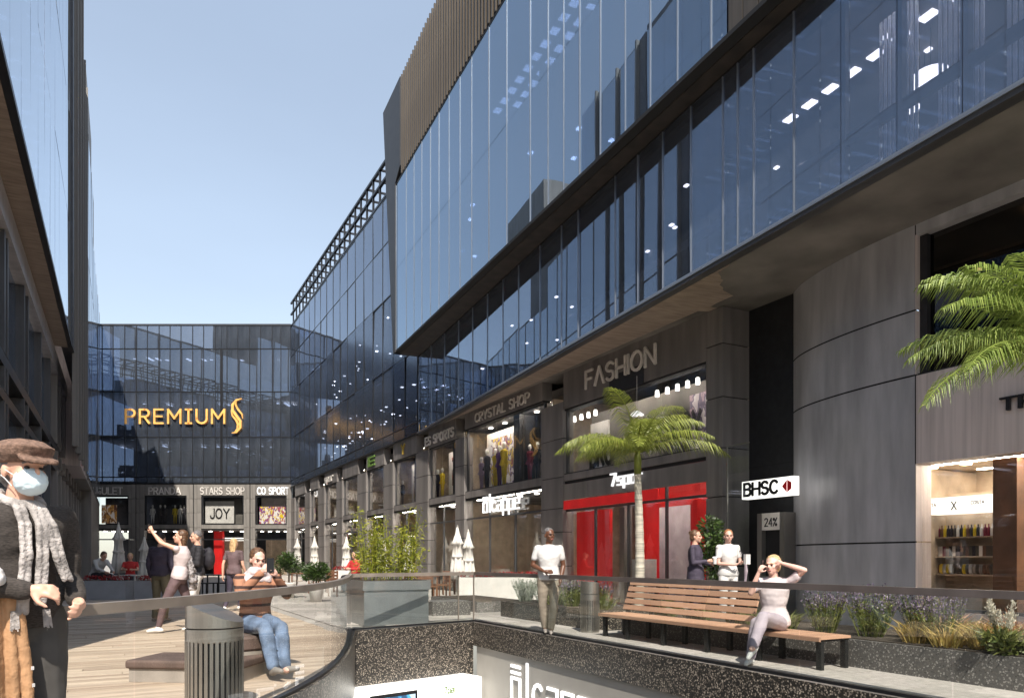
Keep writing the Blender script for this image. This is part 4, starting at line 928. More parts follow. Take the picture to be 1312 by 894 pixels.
# shop row below
bays_b = [(123.5, 165), (185, 239.5), (258, 312.5), (327, 367.5)]
joints = [174.3, 248, 320.5]
ZS = ZB(620.5)
for (u0, u1) in ((118, 123.5), (165, 173.7), (175, 185), (239.5, 247.4), (248.8, 258), (312.5, 319.9), (321.2, 327), (367.5, 373.5)):
    for i in range(len(ZP)-1): piece('cladding_panel', bb_, 'clad_light', XB(u0), XB(u1), -.4, .05, ZP[i]+.01, ZP[i+1]-.01, fb)
    piece('cladding_panel', bb_, 'clad_light', XB(u0), XB(u1), -.4, .05, ZP[-1]+.01, ZS, fb)
for u in joints: piece('joint_core', bb_, 'joint', XB(u)-.06, XB(u)+.06, -.4, -.02, 0, ZS, fb)
nm = ['SULET', 'PRANDA', 'STARS SHOP', 'CO SPORT']; lab = ['grey letters reading SULET over the leftmost shop of the back block', 'grey letters reading PRANDA over a shop of the back block', 'grey letters reading STARS SHOP over a shop of the back block', 'grey letters reading CO SPORT over the shop nearest the inner corner']
su = [(124.5, 157), (191, 231.5), (257, 313), (330, 370)]
for i, (u0, u1) in enumerate(bays_b):
    a0, a1 = XB(u0), XB(u1)
    bx('fascia', bb_, 'clad_light', a0, a1, -.3, 0.0, ZB(634.5), ZS, fb); bx('spandrel', bb_, 'clad_light', a0, a1, -.3, 0.0, ZB(677), ZB(672), fb); bx('joint_core', bb_, 'joint', a0, a1, -.3, -.05, ZB(679), ZB(677), fb); bx('joint_core', bb_, 'joint', a0, a1, -.3, -.05, ZB(672), ZB(671), fb)
    sto = bpy.data.objects.new('storefront', None); COL.objects.link(sto); sto.parent = bb_
    piece('pane', sto, 'glass_shop', a0, a1, -.16, -.15, ZB(671), ZB(634.5), fb); piece('frame', sto, 'dark_metal', a0, a0+.12, -.15, -.05, ZB(671), ZB(634.5), fb); piece('frame', sto, 'dark_metal', a1-.12, a1, -.15, -.05, ZB(671), ZB(634.5), fb); piece('frame', sto, 'dark_metal', a0+.12, a1-.12, -.15, -.05, ZB(636.5), ZB(634.5), fb)
    for j in range(2): piece('pane', sto, 'glass_shop', a0+(a1-a0)*j/2, a0+(a1-a0)*(j+1)/2-.04, -.16, -.15, 0.05, ZB(679), fb)
    piece('transom', sto, 'dark_metal', a0, a1, -.2, -.08, ZB(691.5), ZB(690), fb)
    s_ = thing('shop_sign', lab[i], 'sign', (XB(su[i][0]), YB-.0, ZB(632.8))); letters(s_, nm[i], 0, 0, .5, .075, 'sign_grey' if i < 3 else 'sign_white', .04, y=-.01, width=XB(su[i][1])-XB(su[i][0]))
    bx('shop_back_panel', bb_, ['interior_dark', 'interior_mid', 'interior_warm', 'interior_warm'][i], a0, a1, -2.6, -2.5, 0, ZB(690), fb)
    bx('display_backdrop', bb_, ['interior_dark', 'interior_dark', 'interior_mid', 'interior_white'][i], a0+.1, a1-.1, -1.2, -1.1, ZB(671), ZB(636), fb)
    for j in range(4): piece('ceiling_light', bb_, 'lamp_white', a0+(a1-a0)*(j+.5)/4-.1, a0+(a1-a0)*(j+.5)/4+.1, -.8, -.6, ZB(680.5), ZB(680), fb)
bx('floor_slab', bb_, 'interior_mid', XB(118), XB(374), -6, -.31, ZB(679), ZB(671.5), fb)
art_mat('poster_art_e', [(0.55, 0.5, 0.5), (0.6, 0.55, 0.5), (0.4, 0.2, 0.05), (0.1, 0.04, 0.03)], 3.4, glow=0.1, seed=21)  # glow in the poster colour imitates window lighting
def bposter(u0, u1, v0, v1, m, lb_, d=-.9): 
    o = MB(); o.box(XB(u0)-XB(u0), XB(u1)-XB(u0), 0, .05, 0, ZB(v0)-ZB(v1)); o = o.build('poster', m); o.location = (XB(u0), YB+.6, ZB(v1)); return tag(o, lb_, 'poster')
bposter(124.5, 144, 646, 669.5, 'poster_art_e', 'poster with brown shapes in the leftmost upper window of the back block')
bposter(259, 296, 641, 669.5, 'interior_white', 'pale poster reading JOY in a back block window')
jy = thing('window_lettering', 'dark thin letters reading JOY on the pale poster', 'sign', (XB(266), YB+.58, ZB(663))); letters(jy, 'JOY', 0, 0, .72, .1, 'sign_black', .02, width=XB(290)-XB(266))
bposter(329, 367, 648, 670, 'poster_art_d', 'colourful poster with yellow shapes in the window nearest the inner corner')
for j, u in enumerate((190, 200, 206, 219, 226, 231)):
    mannequin((XB(u), YB+.7, ZB(671)), 1.5, ['interior_white', 'cloth_dark', 'cloth_dark', 'cloth_yellow', 'interior_white', 'cloth_dark'][j], ['white dressed mannequin at the left end of the PRANDA window', 'first dark dressed mannequin from the left in the PRANDA window', 'second dark dressed mannequin from the left in the PRANDA window', 'yellow dressed mannequin in the PRANDA window', 'white dressed mannequin right of the yellow one in the PRANDA window', 'dark dressed mannequin at the right end of the PRANDA window'][j], 'mannequins in the PRANDA window')
bx('red_column', bb_, 'shop_red', XB(270), XB(281), -1.0, -.6, 0.0, ZB(680), fb); bx('light_panel', bb_, 'sign_box_white', XB(281), XB(312), -1.2, -1.1, ZB(692), ZB(688), fb)
# PREMIUM sign
ps = thing('building_sign', 'golden lit letters reading PREMIUM with flame shaped S emblem on the glass', 'sign', (XB(160), YB-.12, ZB(542.5)))
letters(ps, 'PREMiUM', 0.15, 0, ZB(525)-ZB(542.5), .125, 'sign_gold', .08, gap=.34, width=XB(288)-XB(162))
def swoosh(pts, ws):
    b = MB()
    L_ = [Vector(((x-160)*kb, (542.5-y)*kb)) for x, y in pts]; n = len(L_); lp, rp = [], []
    for i in range(n):
        d = (L_[min(i+1, n-1)]-L_[max(i-1, 0)]).normalized(); nn = Vector((-d.y, d.x)); lp.append(L_[i]+nn*ws[i]*kb/2); rp.append(L_[i]-nn*ws[i]*kb/2)
    for i in range(n-1):
        b.quad([(lp[i].x, -.09, lp[i].y), (rp[i].x, -.09, rp[i].y), (rp[i+1].x, -.09, rp[i+1].y), (lp[i+1].x, -.09, lp[i+1].y)])
        b.quad([(lp[i].x, -.0, lp[i].y), (lp[i].x, -.09, lp[i].y), (lp[i+1].x, -.09, lp[i+1].y), (lp[i+1].x, 0, lp[i+1].y)]); b.quad([(rp[i].x, -.09, rp[i].y), (rp[i].x, 0, rp[i].y), (rp[i+1].x, 0, rp[i+1].y), (rp[i+1].x, -.09, rp[i+1].y)])
    return b
swoosh([(311, 511), (304, 513), (299, 519), (299, 526), (304, 533), (309, 540), (309, 548), (304, 554), (298, 555)], [.6, 2.2, 3.0, 3.2, 3.0, 3.2, 3.0, 2.0, .6]).build('emblem', 'sign_gold', ps)
swoosh([(297, 526), (299, 533), (304, 539), (306, 544), (305, 550), (302, 553)], [.5, 2, 2.6, 2.6, 1.8, .5]).build('emblem', 'sign_gold', ps)
swoosh([(312, 537), (311, 531), (306, 525), (303, 519), (304, 514)], [.5, 1.8, 2.2, 2, .5]).build('emblem', 'sign_gold', ps)

# ================================================================ LEFT BUILDING
lf = thing('office_building', 'tall bluish glass office block over dark shopfront frames at the left edge', 'building', (0, 0, 0), STREET)
WG, WL = -1.53, -2.12
def tl_on(W, u): 
    Y = W/(0.0009315*(u-156)); return Y*(0.8849-0.4657*(u-656)/950)
zl0, zl1 = E(7.35), E(25.0)
tE = tl_on(WG, 91.5)
tG0 = 9.3
lff = Fr((WG, 0), (0, 1), (1, 0))
n = 14; lz = [zl0, E(11), E(14.6), E(18.2), E(21.8), zl1]
lfa = bpy.data.objects.new('glass_facade', None); COL.objects.link(lfa); lfa.parent = lf
for i in range(n):
    a0 = tG0+(tE-tG0)*i/n; a1 = tG0+(tE-tG0)*(i+1)/n
    for j in range(len(lz)-1): piece('pane', lfa, 'glass_left', a0+.008, a1-.008, 0, .012, lz[j]+.01, lz[j+1]-.01, lff, tilt=.0025)
piece('edge_trim', lfa, 'dark_metal', tG0, tE, -.1, .03, zl0-.1, zl0, lff)
bx('end_frame', lf, 'frame_grey', WG-.3, WG+.05, tE, tE+.7, zl0-.1, zl1); bx('end_frame', lf, 'frame_grey', WG-.3, WG-.01, tE+.701, tl_on(WG, 103), zl0-.1, zl1)
bx('interior_wall', lf, 'interior_mid', WG-4, WG-3.8, tG0, tE, zl0, zl1)
for z in lz[1:]: bx('floor_slab', lf, 'interior_mid', WG-4, WG-.2, tG0, tE, z-.3, z)
for z in lz[1:-1]:
    for i in range(26): piece('ceiling_light', lf, 'lamp_soft', WG-rnd.uniform(.6, 3), WG-rnd.uniform(.3, .5), tE-.8-i*.7, tE-.7-i*.7, z-.34, z-.3)
bx('soffit', lf, 'soffit', WL-.0, WG-.101, tG0, tE+.0, zl0-.1, zl0-.05)
bx('roof_slab', lf, 'frame_grey', WG-5, WG-.02, tG0, tE, zl1, zl1+.3)
bx('end_wall', lf, 'column_stone', WG-9, WG-.1, tG0-.3, tG0-.001, 0, zl1)
bx('rear_mass', lf, 'wall_stone', WG-5, WG-3, tG0, 52, 0, E(12.5))
def seg(u0, u1, vtop, m, w=WG, name='pier', z0=0.0):
    t0, t1 = tl_on(w, u0), tl_on(w, u1); Y1 = P(w, t1).y
    bx(name, lf, m, w-2.2, w+.0, t0+.002, t1, z0, EYE+(716-vtop)/950*Y1)
seg(103, 110.5, 150, 'wall_stone', z0=E(3.9)); seg(110.5, 117, 180, 'clad_light', w=WG-.002, z0=E(3.9)); seg(117, 120, 260, 'clad_light', w=WG-.004)
t0_, t1_ = tl_on(WG-.006, 120), tl_on(WG-.006, 127.5)
bx('pier', lf, 'clad_light', WG-2.2, WG-.006, t0_, t1_-.3, 0, E(18.6))
for i in range(6):
    a0 = t0_+(t1_-.3-t0_)*i/6; piece('pane', lfa, 'glass_far', a0+.02, a0+(t1_-t0_)/6-.1, 0, .01, E(6.5), E(18), Fr((WG+.02, 0), (0, 1), (1, 0)))
tt_ = tE+.85; k_ = 0
while tt_ < t1_-.5:
    Yq = P(WG, tt_).y; zt = zl1-.1 if tt_ < tl_on(WG, 102) else E(21.2) if tt_ < tl_on(WG, 117) else E(18.4)
    for (z0, z1) in ((E(4.2), E(9.8)), (E(9.9), E(14.9)), (E(15.0), zt)): piece('pane', lfa, 'glass_left', tt_+.12, tt_+2.0, 0, .012, z0, z1, Fr((WG+.03, 0), (0, 1), (1, 0)), tilt=.003)  # panes added so the gallery glass mirrors sky; fins hide them from the camera
    piece('fin', lfa, 'clad_light', tt_-.05, tt_+.09, -.02, .17 if tt_ < tl_on(WG, 108) else .05, E(4.0), zt+.2, Fr((WG, 0), (0, 1), (1, 0))); tt_ += 2.1; k_ += 1
# lower left shopfront: light beam, pillars, spandrel beams, glass
bx('beam', lf, 'column_stone', WL-.4, WL+.12, tG0, t1_, E(6.55), E(7.15)); bx('beam', lf, 'clad', WL-.4, WL+.0, tG0, tE, E(7.15), zl0-.1)
bx('beam', lf, 'dark_metal', WL-.3, WL+.05, tG0, tE+3, E(3.85), E(4.1)); bx('beam', lf, 'dark_metal', WL-.3, WL+.05, tG0, tE+3, E(3.15), E(3.35))
for u in (2, 6, 28, 33, 50, 62, 70, 75, 80, 84, 88, 91.5, 95, 98, 101, 104, 106.5, 109, 111.5, 114, 116, 118, 119.5):
    tt = tl_on(WL, u); wd = .17 if u < 70 else .35
    for (z0, z1) in ((0, E(3.15)), (E(3.36), E(3.84)), (E(4.11), E(6.54))): piece('pillar', lf, 'frame_grey' if u < 65 else rnd.choice(['clad', 'clad_light']), WL-.3, WL+.06 if u < 70 else WL+.1, tt-wd/2, tt+wd/2, z0, z1)
for i, u in enumerate((0, 30, 52, 63, 75, 84, 91, 98, 104, 109, 114)):
    nxt = (30, 52, 63, 75, 84, 91, 98, 104, 109, 114, 119)[i]; t0, t1 = tl_on(WL, u) if u else tG0, tl_on(WL, nxt)
    for (z0, z1) in ((.1, E(3.14)), (E(4.12), E(6.53))): piece('pane', lfa, 'glass_gallery', t0+.05, t1-.05, 0, .012, z0, z1, Fr((WL-.12, 0), (0, 1), (1, 0)), tilt=.002)
bx('interior_wall', lf, 'interior_mid', WL-3.6, WL-3.5, tG0, t1_, 0, E(6.5)); bx('floor_slab', lf, 'interior_mid', WL-3.5, WL-.31, tG0, t1_, E(3.2), E(3.5))
for i in range(40): piece('ceiling_light', lf, 'lamp_soft', WL-rnd.uniform(1, 3), WL-rnd.uniform(.5, .9), 13+i*.95, 13.15+i*.95, E(3.12), E(3.15)); piece('ceiling_light', lf, 'lamp_soft', WL-rnd.uniform(1, 3), WL-rnd.uniform(.5, .9), 13+i*.95, 13.15+i*.95, E(6.2), E(6.25))

# ================================================================ BUILDING BEHIND THE CAMERA (seen only mirrored in the glass)
hb = thing('arena_building', 'long dark building with a shallow curved roof mirrored in the street glass', 'building', (-66, -34, 0))
b = MB(); N = 40; W2 = 60
pr = [(-W2 + 2*W2*i/N, 22 + 14*(1-((-W2+2*W2*i/N)/W2)**2)) for i in range(N+1)]
for i in range(N):
    (x0, z0), (x1, z1) = pr[i], pr[i+1]
    b.quad([(x0, 0, 0), (x1, 0, 0), (x1, 0, z1), (x0, 0, z0)]); b.quad([(x0, 0, z0), (x1, 0, z1), (x1, -30, z1), (x0, -30, z0)])
b.build('hall', 'hall_wall', hb)
for k_ in range(7): bx('floor_band', hb, 'clad_light', -W2, W2, .02, .35, 4+k_*3.6, 4.8+k_*3.6)

# ================================================================ PLANTS
def leaf_quad(b, p, d, L, wd, nrm=None):
    d = d.normalized(); s_ = d.cross(nrm or Vector((rnd.uniform(-1, 1), rnd.uniform(-1, 1), rnd.uniform(-1, 1))))
    if s_.length < .01: s_ = Vector((1, 0, 0))
    s_.normalize(); m = p + d*L*.45; b.quad([p, m + s_*wd/2, p+d*L, m - s_*wd/2])
def palm(name, label, loc, rz, trunk_h, n_f, fl, leafm, seed, trunk_r=.1, only=None, nl=3):
    global rnd; keep = rnd; rnd = random.Random(seed)
    r = thing(name, label, 'palm tree', loc, rz)
    b = MB(); pts = []; rs = []
    for i in range(26):
        z = trunk_h*i/25; pts.append((.03*math.sin(z*1.3), .02*math.cos(z), z)); rs.append((trunk_r*(1.25-.45*i/25))*(1.06 if i % 2 else .96))
    b.tube(pts, rs, 14); b.build('trunk', 'trunk_palm', r, smooth=False)
    top = Vector(pts[-1]); b = MB(); b.tube([top, top+Vector((0, 0, .3)), top+Vector((0, 0, .55))], [trunk_r*.85, trunk_r*.9, .03], 10); b.build('crown_shaft', 'palm_leaf', r, smooth=True)
    angs = only or [(i*137.5 + rnd.uniform(-12, 12), rnd.uniform(.15, 1.0)) for i in range(n_f)]
    for (az, el) in angs:
        b = MB(); a = R(az); L = fl*rnd.uniform(.85, 1.1); d0 = Vector((math.cos(a), math.sin(a), 0)); pitch = R(12+el*66)
        p = top + Vector((0, 0, .42)); spine = [p.copy()]; N = 22
        for i in range(N):
            th = pitch - R((86 if el > .5 else 72)*(i/N)**1.25); stp = (d0*math.cos(th) + Vector((0, 0, math.sin(th))))*L/N; p = p+stp; spine.append(p.copy())
        b.tube(spine, [.022*(1-i/(N+4)) for i in range(N+1)], 5)
        side = d0.cross(Vector((0, 0, 1)))
        for i in range(2, N+1):
            for q_ in range(nl):
                f_ = (q_+rnd.uniform(-.15, .15))/nl; pp = spine[i-1].lerp(spine[i], f_); tn = (spine[i]-spine[i-1]).normalized(); s_n = i/N
                ll = fl*.27*math.sin(math.pi*(.12+.83*s_n))**.8
                for sg in (-1, 1):
                    dd = (side*sg*1.0 + tn*.75 + Vector((0, 0, rnd.uniform(-.25, .12)))).normalized()
                    m = pp+dd*ll*.5; e = pp+dd*ll*.85+Vector((0, 0, -ll*(.38+rnd.uniform(0, .2)))); wv = tn*.0054*fl*rnd.uniform(.7, 1.2)
                    up = Vector((0, 0, .0)); k = len(b.v)
                    b.v += [tuple(pp-wv*.6), tuple(pp+wv*.6), tuple(m+wv), tuple(m-wv), tuple(e)]; b.f += [(k, k+1, k+2, k+3), (k+3, k+2, k+4)]; b.mi += [0, 0]
        b.build('frond', leafm, r)
    rnd = keep; return r
pp1 = P(9.2, t_on(9.2, 818)); palm('palm_tree', 'green palm with slim pale trunk in front of the FASHION shop', (pp1.x, pp1.y, 0), 0, 2.95, 16, 1.78, 'palm_leaf', 4, trunk_r=.085)
pp2 = px(1362, 8.2); palm('palm_tree', 'palm fronds reaching in at the right edge over the pale stone wall', (pp2.x, pp2.y, 0), 0, 2.98, 15, 1.9, 'palm_leaf_dark', 11,
     only=[(180, .3), (195, .6), (172, .85), (190, .02), (160, .95), (205, .15), (215, .9), (230, .5), (140, .5), (100, .7), (60, .4), (20, .8), (-20, .5), (-60, .6), (260, .8), (285, .3), (187, .98)])
def foliage_cloud(b, c, rx, ry, rz, n, ls, droop=0.0, hollow=.35):
    c = Vector(c); cl = [Vector((rnd.gauss(0, .45), rnd.gauss(0, .45), rnd.gauss(0, .45))) for _ in range(max(5, n//60))]
    for _ in range(n):
        g_ = rnd.choice(cl); v = g_ + Vector((rnd.gauss(0, .22), rnd.gauss(0, .22), rnd.gauss(0, .22)))
        if v.length > 1.05: v *= 1.05/v.length
        p = c + Vector((v.x*rx, v.y*ry, v.z*rz)); d = Vector((v.x+rnd.uniform(-.6, .6), v.y+rnd.uniform(-.6, .6), rnd.uniform(-.4, .8)-droop))
        leaf_quad(b, p, d, ls*rnd.uniform(.6, 1.3), ls*.38)
# tall yellow-green bamboo in the steel planter
pt = thing('steel_planter', 'square brushed steel planter behind the far railing', 'planter', (-2.42, 14.55, 0), STREET)
bx('body', pt, 'steel_planter', -.64, .64, -.5, .5, 0, .66); bx('rim', pt, 'steel_planter', -.67, .67, -.53, .53, .664, .84); bx('soil', pt, 'earth', -.61, .61, -.47, .47, .84, .85)
bm_ = thing('bamboo', 'bushy yellow green bamboo growing in the steel planter', 'bamboo', (-2.42, 14.55, .85), STREET)
b = MB(); lf_ = MB()
for i in range(46):
    x, y = rnd.uniform(-.5, .5), rnd.uniform(-.4, .4); h = rnd.choice([rnd.uniform(.5, .85), rnd.uniform(.8, 1.1), rnd.uniform(1.0, 1.42)]); lx, ly = rnd.gauss(x*.25, .13), rnd.gauss(0, .13)
    b.tube([(x, y, 0), (x+lx*.4, y+ly*.4, h*.5), (x+lx, y+ly, h)], [.008, .007, .003], 4)
    for k in range(rnd.randrange(50, 110)):
        s_ = rnd.uniform(.12, 1.05); p = Vector((x+lx*s_+rnd.gauss(0, .075), y+ly*s_+rnd.gauss(0, .075), h*s_)); leaf_quad(lf_, p, Vector((rnd.uniform(-1, 1), rnd.uniform(-1, 1), rnd.uniform(-.8, .5))), rnd.uniform(.06, .13), .022)
b.build('stem', 'bamboo_leaf', bm_); lf_.build('foliage', 'bamboo_leaf', bm_)
# potted round bushes
for u, v, Y, r_, lb_ in ((370, 722, 24, .44, 'round dark green bush in a white pot, left one of the pair'), (405, 733, 21.5, .36, 'round dark green bush in a white pot, right one of the pair')):
    c = px(u, Y, v); pot = thing('potted_bush', lb_, 'potted plant', (c.x, c.y, 0), 0, 'round bushes in pots')
    b = MB(); b.lathe([(.16, 0), (.22, .45), (.24, .5), (.2, .5), (.19, .46)], 16); b.build('pot', 'white_planter', pot, smooth=True)
    b = MB(); b.tube([(0, 0, .45), (0.02, 0, c.z)], [.03, .02], 6); b.build('stem', 'bark', pot); b = MB(); foliage_cloud(b, (0, 0, c.z), r_, r_, r_*.75, 1700, .10); b.build('foliage', 'bush_leaf', pot)
    piece
c = px(904, 14.6, 716); pot = thing('potted_shrub', 'tall dark leafy shrub in a pot before the last dark pillar', 'potted plant', (c.x+.12, c.y+.25, 0))
b = MB(); b.lathe([(.18, 0), (.24, .5), (.26, .55), (.22, .55)], 14); b.build('pot', 'dark_metal', pot, smooth=True); b = MB(); foliage_cloud(b, (0, 0, 1.4), .30, .30, .66, 1100, .13); b.build('foliage', 'bush_leaf', pot); b = MB(); b.tube([(0, 0, .5), (0, 0, 1.3)], [.025, .02], 6); b.build('stem', 'bark', pot)

# planters along the right-hand walk (local frame across/along)
def wt_box(name, label, cat, m, w0, w1, t0, t1, h, soil=True, group=None):
    o = P((w0+w1)/2, (t0+t1)/2); r = thing(name, label, cat, tuple(o), STREET, group); a_, b_ = (w1-w0)/2, (t1-t0)/2
    q = MB(); q.box(-a_, a_, -b_, b_, 0, h); q.build('body', m, r)
    if soil: bx('soil', r, 'earth', -a_+.06, a_-.06, -b_+.06, b_-.06, h-.03, h+.012)
    return r
wt_box('terrazzo_planter', 'long low speckled stone planter behind the slatted bench', 'planter', 'terrazzo_grey', 7.42, 8.9, -1.0, 10.15, .33)
wt_box('terrazzo_planter', 'low dark speckled planter behind the walking man in the white shirt', 'planter', 'terrazzo', 7.3, 8.6, 10.75, 14.4, .34)
def tufts(name, label, cat, m, items, kindf, group=None):
    for (w, t_, h, sp) in items:
        o = P(w, t_, .34); r = thing(name, label, cat, tuple(o), rnd.uniform(0, 6), group); kindf(r, h, sp, m)
def grass_tuft(r, h, sp, m, n=150):
    b = MB()
    for _ in range(n):
        a = rnd.uniform(0, 6.28); rr = rnd.uniform(0, sp*.35); p = Vector((math.cos(a)*rr, math.sin(a)*rr, 0)); d = Vector((math.cos(a)*rnd.uniform(.1, .8), math.sin(a)*rnd.uniform(.1, .8), 1)).normalized(); L = h*rnd.uniform(.55, 1.1)
        s_ = d.cross(Vector((rnd.uniform(-1, 1), rnd.uniform(-1, 1), .1))).normalized()*.006; m1 = p+d*L*.6; e = p+d*L+Vector((math.cos(a), math.sin(a), -.55))*L*.22
        k = len(b.v); b.v += [tuple(p-s_), tuple(p+s_), tuple(m1+s_), tuple(m1-s_), tuple(e)]; b.f += [(k, k+1, k+2, k+3), (k+3, k+2, k+4)]; b.mi += [0, 0]
    b.build('blades', m, r)
def lavender_k(r, h, sp, m, n=70):
    b = MB(); f = MB()
    for _ in range(n):
        a = rnd.uniform(0, 6.28); rr = sp*.45*math.sqrt(rnd.random()); p = Vector((math.cos(a)*rr*.5, math.sin(a)*rr*.5, 0)); e = Vector((math.cos(a)*rr*1.2, math.sin(a)*rr*1.2, h*rnd.uniform(.7, 1.08)))
        b.tube([p, e], [.004, .003], 3, cap=False)
        for k in range(7): leaf_quad(b, p.lerp(e, rnd.uniform(.1, .75)), Vector((rnd.uniform(-1, 1), rnd.uniform(-1, 1), .7)), .07, .014)
        for k in range(10): leaf_quad(f, p.lerp(e, rnd.uniform(.72, 1.03)), Vector((rnd.uniform(-1, 1), rnd.uniform(-1, 1), .5)), .03, .018)
    b.build('stems', 'silver_leaf' if m == 'silver' else 'grass_leaf', r); f.build('flowers', 'lavender' if m != 'silver' else 'silver_leaf', r)
def lab_seq(base, wheres): return [base + ' ' + w for w in wheres]
LAVG = 'lavender clumps in the stone planters'
for i, (w, t_, h, sp, lb_) in enumerate([(7.75, 6.35, .50, .55, 'purple lavender clump right behind the seated woman'), (7.8, 5.75, .52, .6, 'purple lavender clump next to the bench end'), (8.1, 5.3, .5, .55, 'purple lavender clump between bench end and golden grasses'), (8.3, 6.1, .55, .6, 'purple lavender clump against the curved column'), (7.75, 4.9, .46, .5, 'purple lavender clump beside the first golden grass'),
        (7.75, 11.3, .46, .55, 'purple lavender clump behind the round steel bin'), (7.6, 12.0, .5, .55, 'purple lavender clump between bin and walking man'), (8.0, 9.8, .35, .45, 'low lavender clump behind the bench backrest')]):
    o = P(w, t_, .34); r = thing('lavender', lb_, 'lavender', tuple(o), rnd.uniform(0, 6), LAVG); lavender_k(r, h, sp, 'lav')
for i, (w, t_, h, sp, lb_) in enumerate([(7.65, 13.9, .45, .6, 'silvery green bush at the far end of the dark planter'), (7.7, 13.2, .5, .6, 'silvery green bush left of the walking man'), (8.2, 12.6, .42, .5, 'silvery green bush behind the walking man')]):
    o = P(w, t_, .34); r = thing('lavender', lb_, 'shrub', tuple(o), rnd.uniform(0, 6), 'silvery bushes in the dark planter'); lavender_k(r, h, sp, 'silver', 90)
GR = [('gold_grass', 'golden grass tuft'), ('rust_grass', 'reddish grass tuft'), ('grass_leaf', 'green grass tuft')]
n_g = 0
for t_ in [5.05, 4.75, 4.5, 4.25, 4.0, 3.75, 3.5, 3.25, 3.0, 2.75, 2.5, 2.2, 1.9]:
    for w in (7.65, 8.0, 8.4):
        g_ = GR[rnd.choice([0, 1, 1, 0, 2]) if w > 7.8 else rnd.choice([2, 0, 2])]; o = P(w+rnd.uniform(-.1, .1), t_+rnd.uniform(-.1, .1), .34)
        r = thing('ornamental_grass', g_[1] + ' in the long stone planter before the near shop', 'grass', tuple(o), rnd.uniform(0, 6), g_[1] + 's in the long planter')
        grass_tuft(r, rnd.uniform(.22, .36) if g_[0] == 'grass_leaf' else rnd.uniform(.3, .46), .4, g_[0], 130)
for i, (w, t_) in enumerate([(7.6, 6.9), (7.65, 7.7), (7.6, 8.5), (7.65, 9.3), (7.6, 11.0), (7.6, 12.6), (7.55, 10.1)]):
    if i == 6: continue
    o = P(w, t_, .34); r = thing('ornamental_grass', ['green grass tuft behind the seated woman', 'green grass tuft behind the near end of the backrest', 'green grass tuft behind the middle of the backrest', 'green grass tuft behind the far end of the backrest', 'yellow green tuft right behind the round steel bin', 'yellow green tuft between lavender and silvery bushes'][i], 'grass', tuple(o), 0, 'green tufts behind the bench'); grass_tuft(r, .3, .5, 'grass_leaf', 170)
o = P(7.55, t_on(7.55, 1284), .34); r = thing('plume_grass', 'pale feathery plumes over green leaves at the right of the planter', 'plant', tuple(o))
b = MB(); f = MB()
for i in range(11):
    a = rnd.uniform(0, 6.28); e = Vector((math.cos(a)*.11, math.sin(a)*.11, rnd.uniform(.36, .52))); b.tube([(0, 0, 0), e*.7], [.006, .004], 4)
    for k in range(90): leaf_quad(f, (e*rnd.uniform(.62, 1.0)) + Vector((rnd.gauss(0, .012), rnd.gauss(0, .012), 0)), Vector((rnd.uniform(-1, 1), rnd.uniform(-1, 1), 1.2)), .035, .012)
foliage_cloud(b, (0, 0, .14), .15, .15, .16, 320, .1); b.build('stems', 'grass_leaf', r); f.build('plumes', 'pale_plume', r)

# white and grey cafe planters with red flowers
def flower_planter(label, x0, x1, Y, h, m, dep=.5, group='cafe planters with red flowers', top='red_flower'):
    r = thing('flower_planter', label, 'planter', ((x0+x1)/2, Y, 0), 0, group); L = (x1-x0)/2
    bx('body', r, m, -L, L, 0, dep, 0, h); bx('soil', r, 'earth', -L+.04, L-.04, .04, dep-.04, h, h+.01)
    b = MB(); 
    for _ in range(int(L*2*150)): leaf_quad(b, Vector((rnd.uniform(-L+.03, L-.03), rnd.uniform(.03, dep-.03), h+rnd.uniform(0, .13))), Vector((rnd.uniform(-1, 1), rnd.uniform(-1, 1), .8)), .07, .05)
    b.build('flowers', top, r); return r
def xu(u, Y): return (u-656)/950*Y
flower_planter('grey planter with dark red flowers in front of the crouching cafe guest', xu(99, 23), xu(161, 23), 23, .58, 'grey_planter')
flower_planter('grey planter with dark red flowers left of the photographed pair', xu(172, 23), xu(212, 23), 23, .58, 'grey_planter')
flower_planter('white planter with red flowers under the two closed parasols', xu(588, 22.5), xu(692, 22.5), 22.5, .70, 'white_planter')
flower_planter('short white planter with red flowers near the inner corner', xu(424, 30), xu(448, 30), 30, .8, 'white_planter')
wt_box('stone_block', 'low speckled stone block right of the steel planter', 'stone block', 'terrazzo_grey', 6.0, 6.9, 15.1, 15.9, .32, soil=False)
wt_box('stone_block', 'low grey stone kerb block behind the first block', 'stone block', 'terrazzo_grey', 7.3, 8.6, 15.6, 18.5, .26, soil=True)
# ================================================================ FURNITURE
def parasol(label, u, Y, h, wscale=1.0):
    x = xu(u, Y); r = thing('closed_parasol', label, 'parasol', (x, Y, 0), rnd.uniform(0, 6), 'closed white parasols')
    b = MB(); b.lathe([(.03, 0), (.03, h-.05), (.012, h)], 8); b.build('pole', 'steel', r); b = MB(); b.lathe([(.28, 0), (.28, .06), (.05, .09)], 16); b.build('base', 'concrete_seat', r)
    b = MB(); s_ = wscale; w8 = lambda a, j: 1+.22*math.sin(6*a + (j*.5 if j > 3 else 0))*(1 if 1 < j else .3)
    b.lathe([(.015, h-.01), (.07*s_, h-.28), (.135*s_, h-.52), (.2*s_, h-.62), (.12*s_, h-.66), (.15*s_, h-1.0), (.19*s_, h-1.4), (.23*s_, h-1.78), (.14*s_, h-1.79)], 48, wob=w8); b.build('canopy', 'canvas_white', r, smooth=True)
    b = MB(); b.lathe([(.13*s_, h-1.0), (.19*s_, h-1.02), (.19*s_, h-1.08), (.13*s_, h-1.1)], 24); b.build('strap', 'canvas_white', r, smooth=True); return r
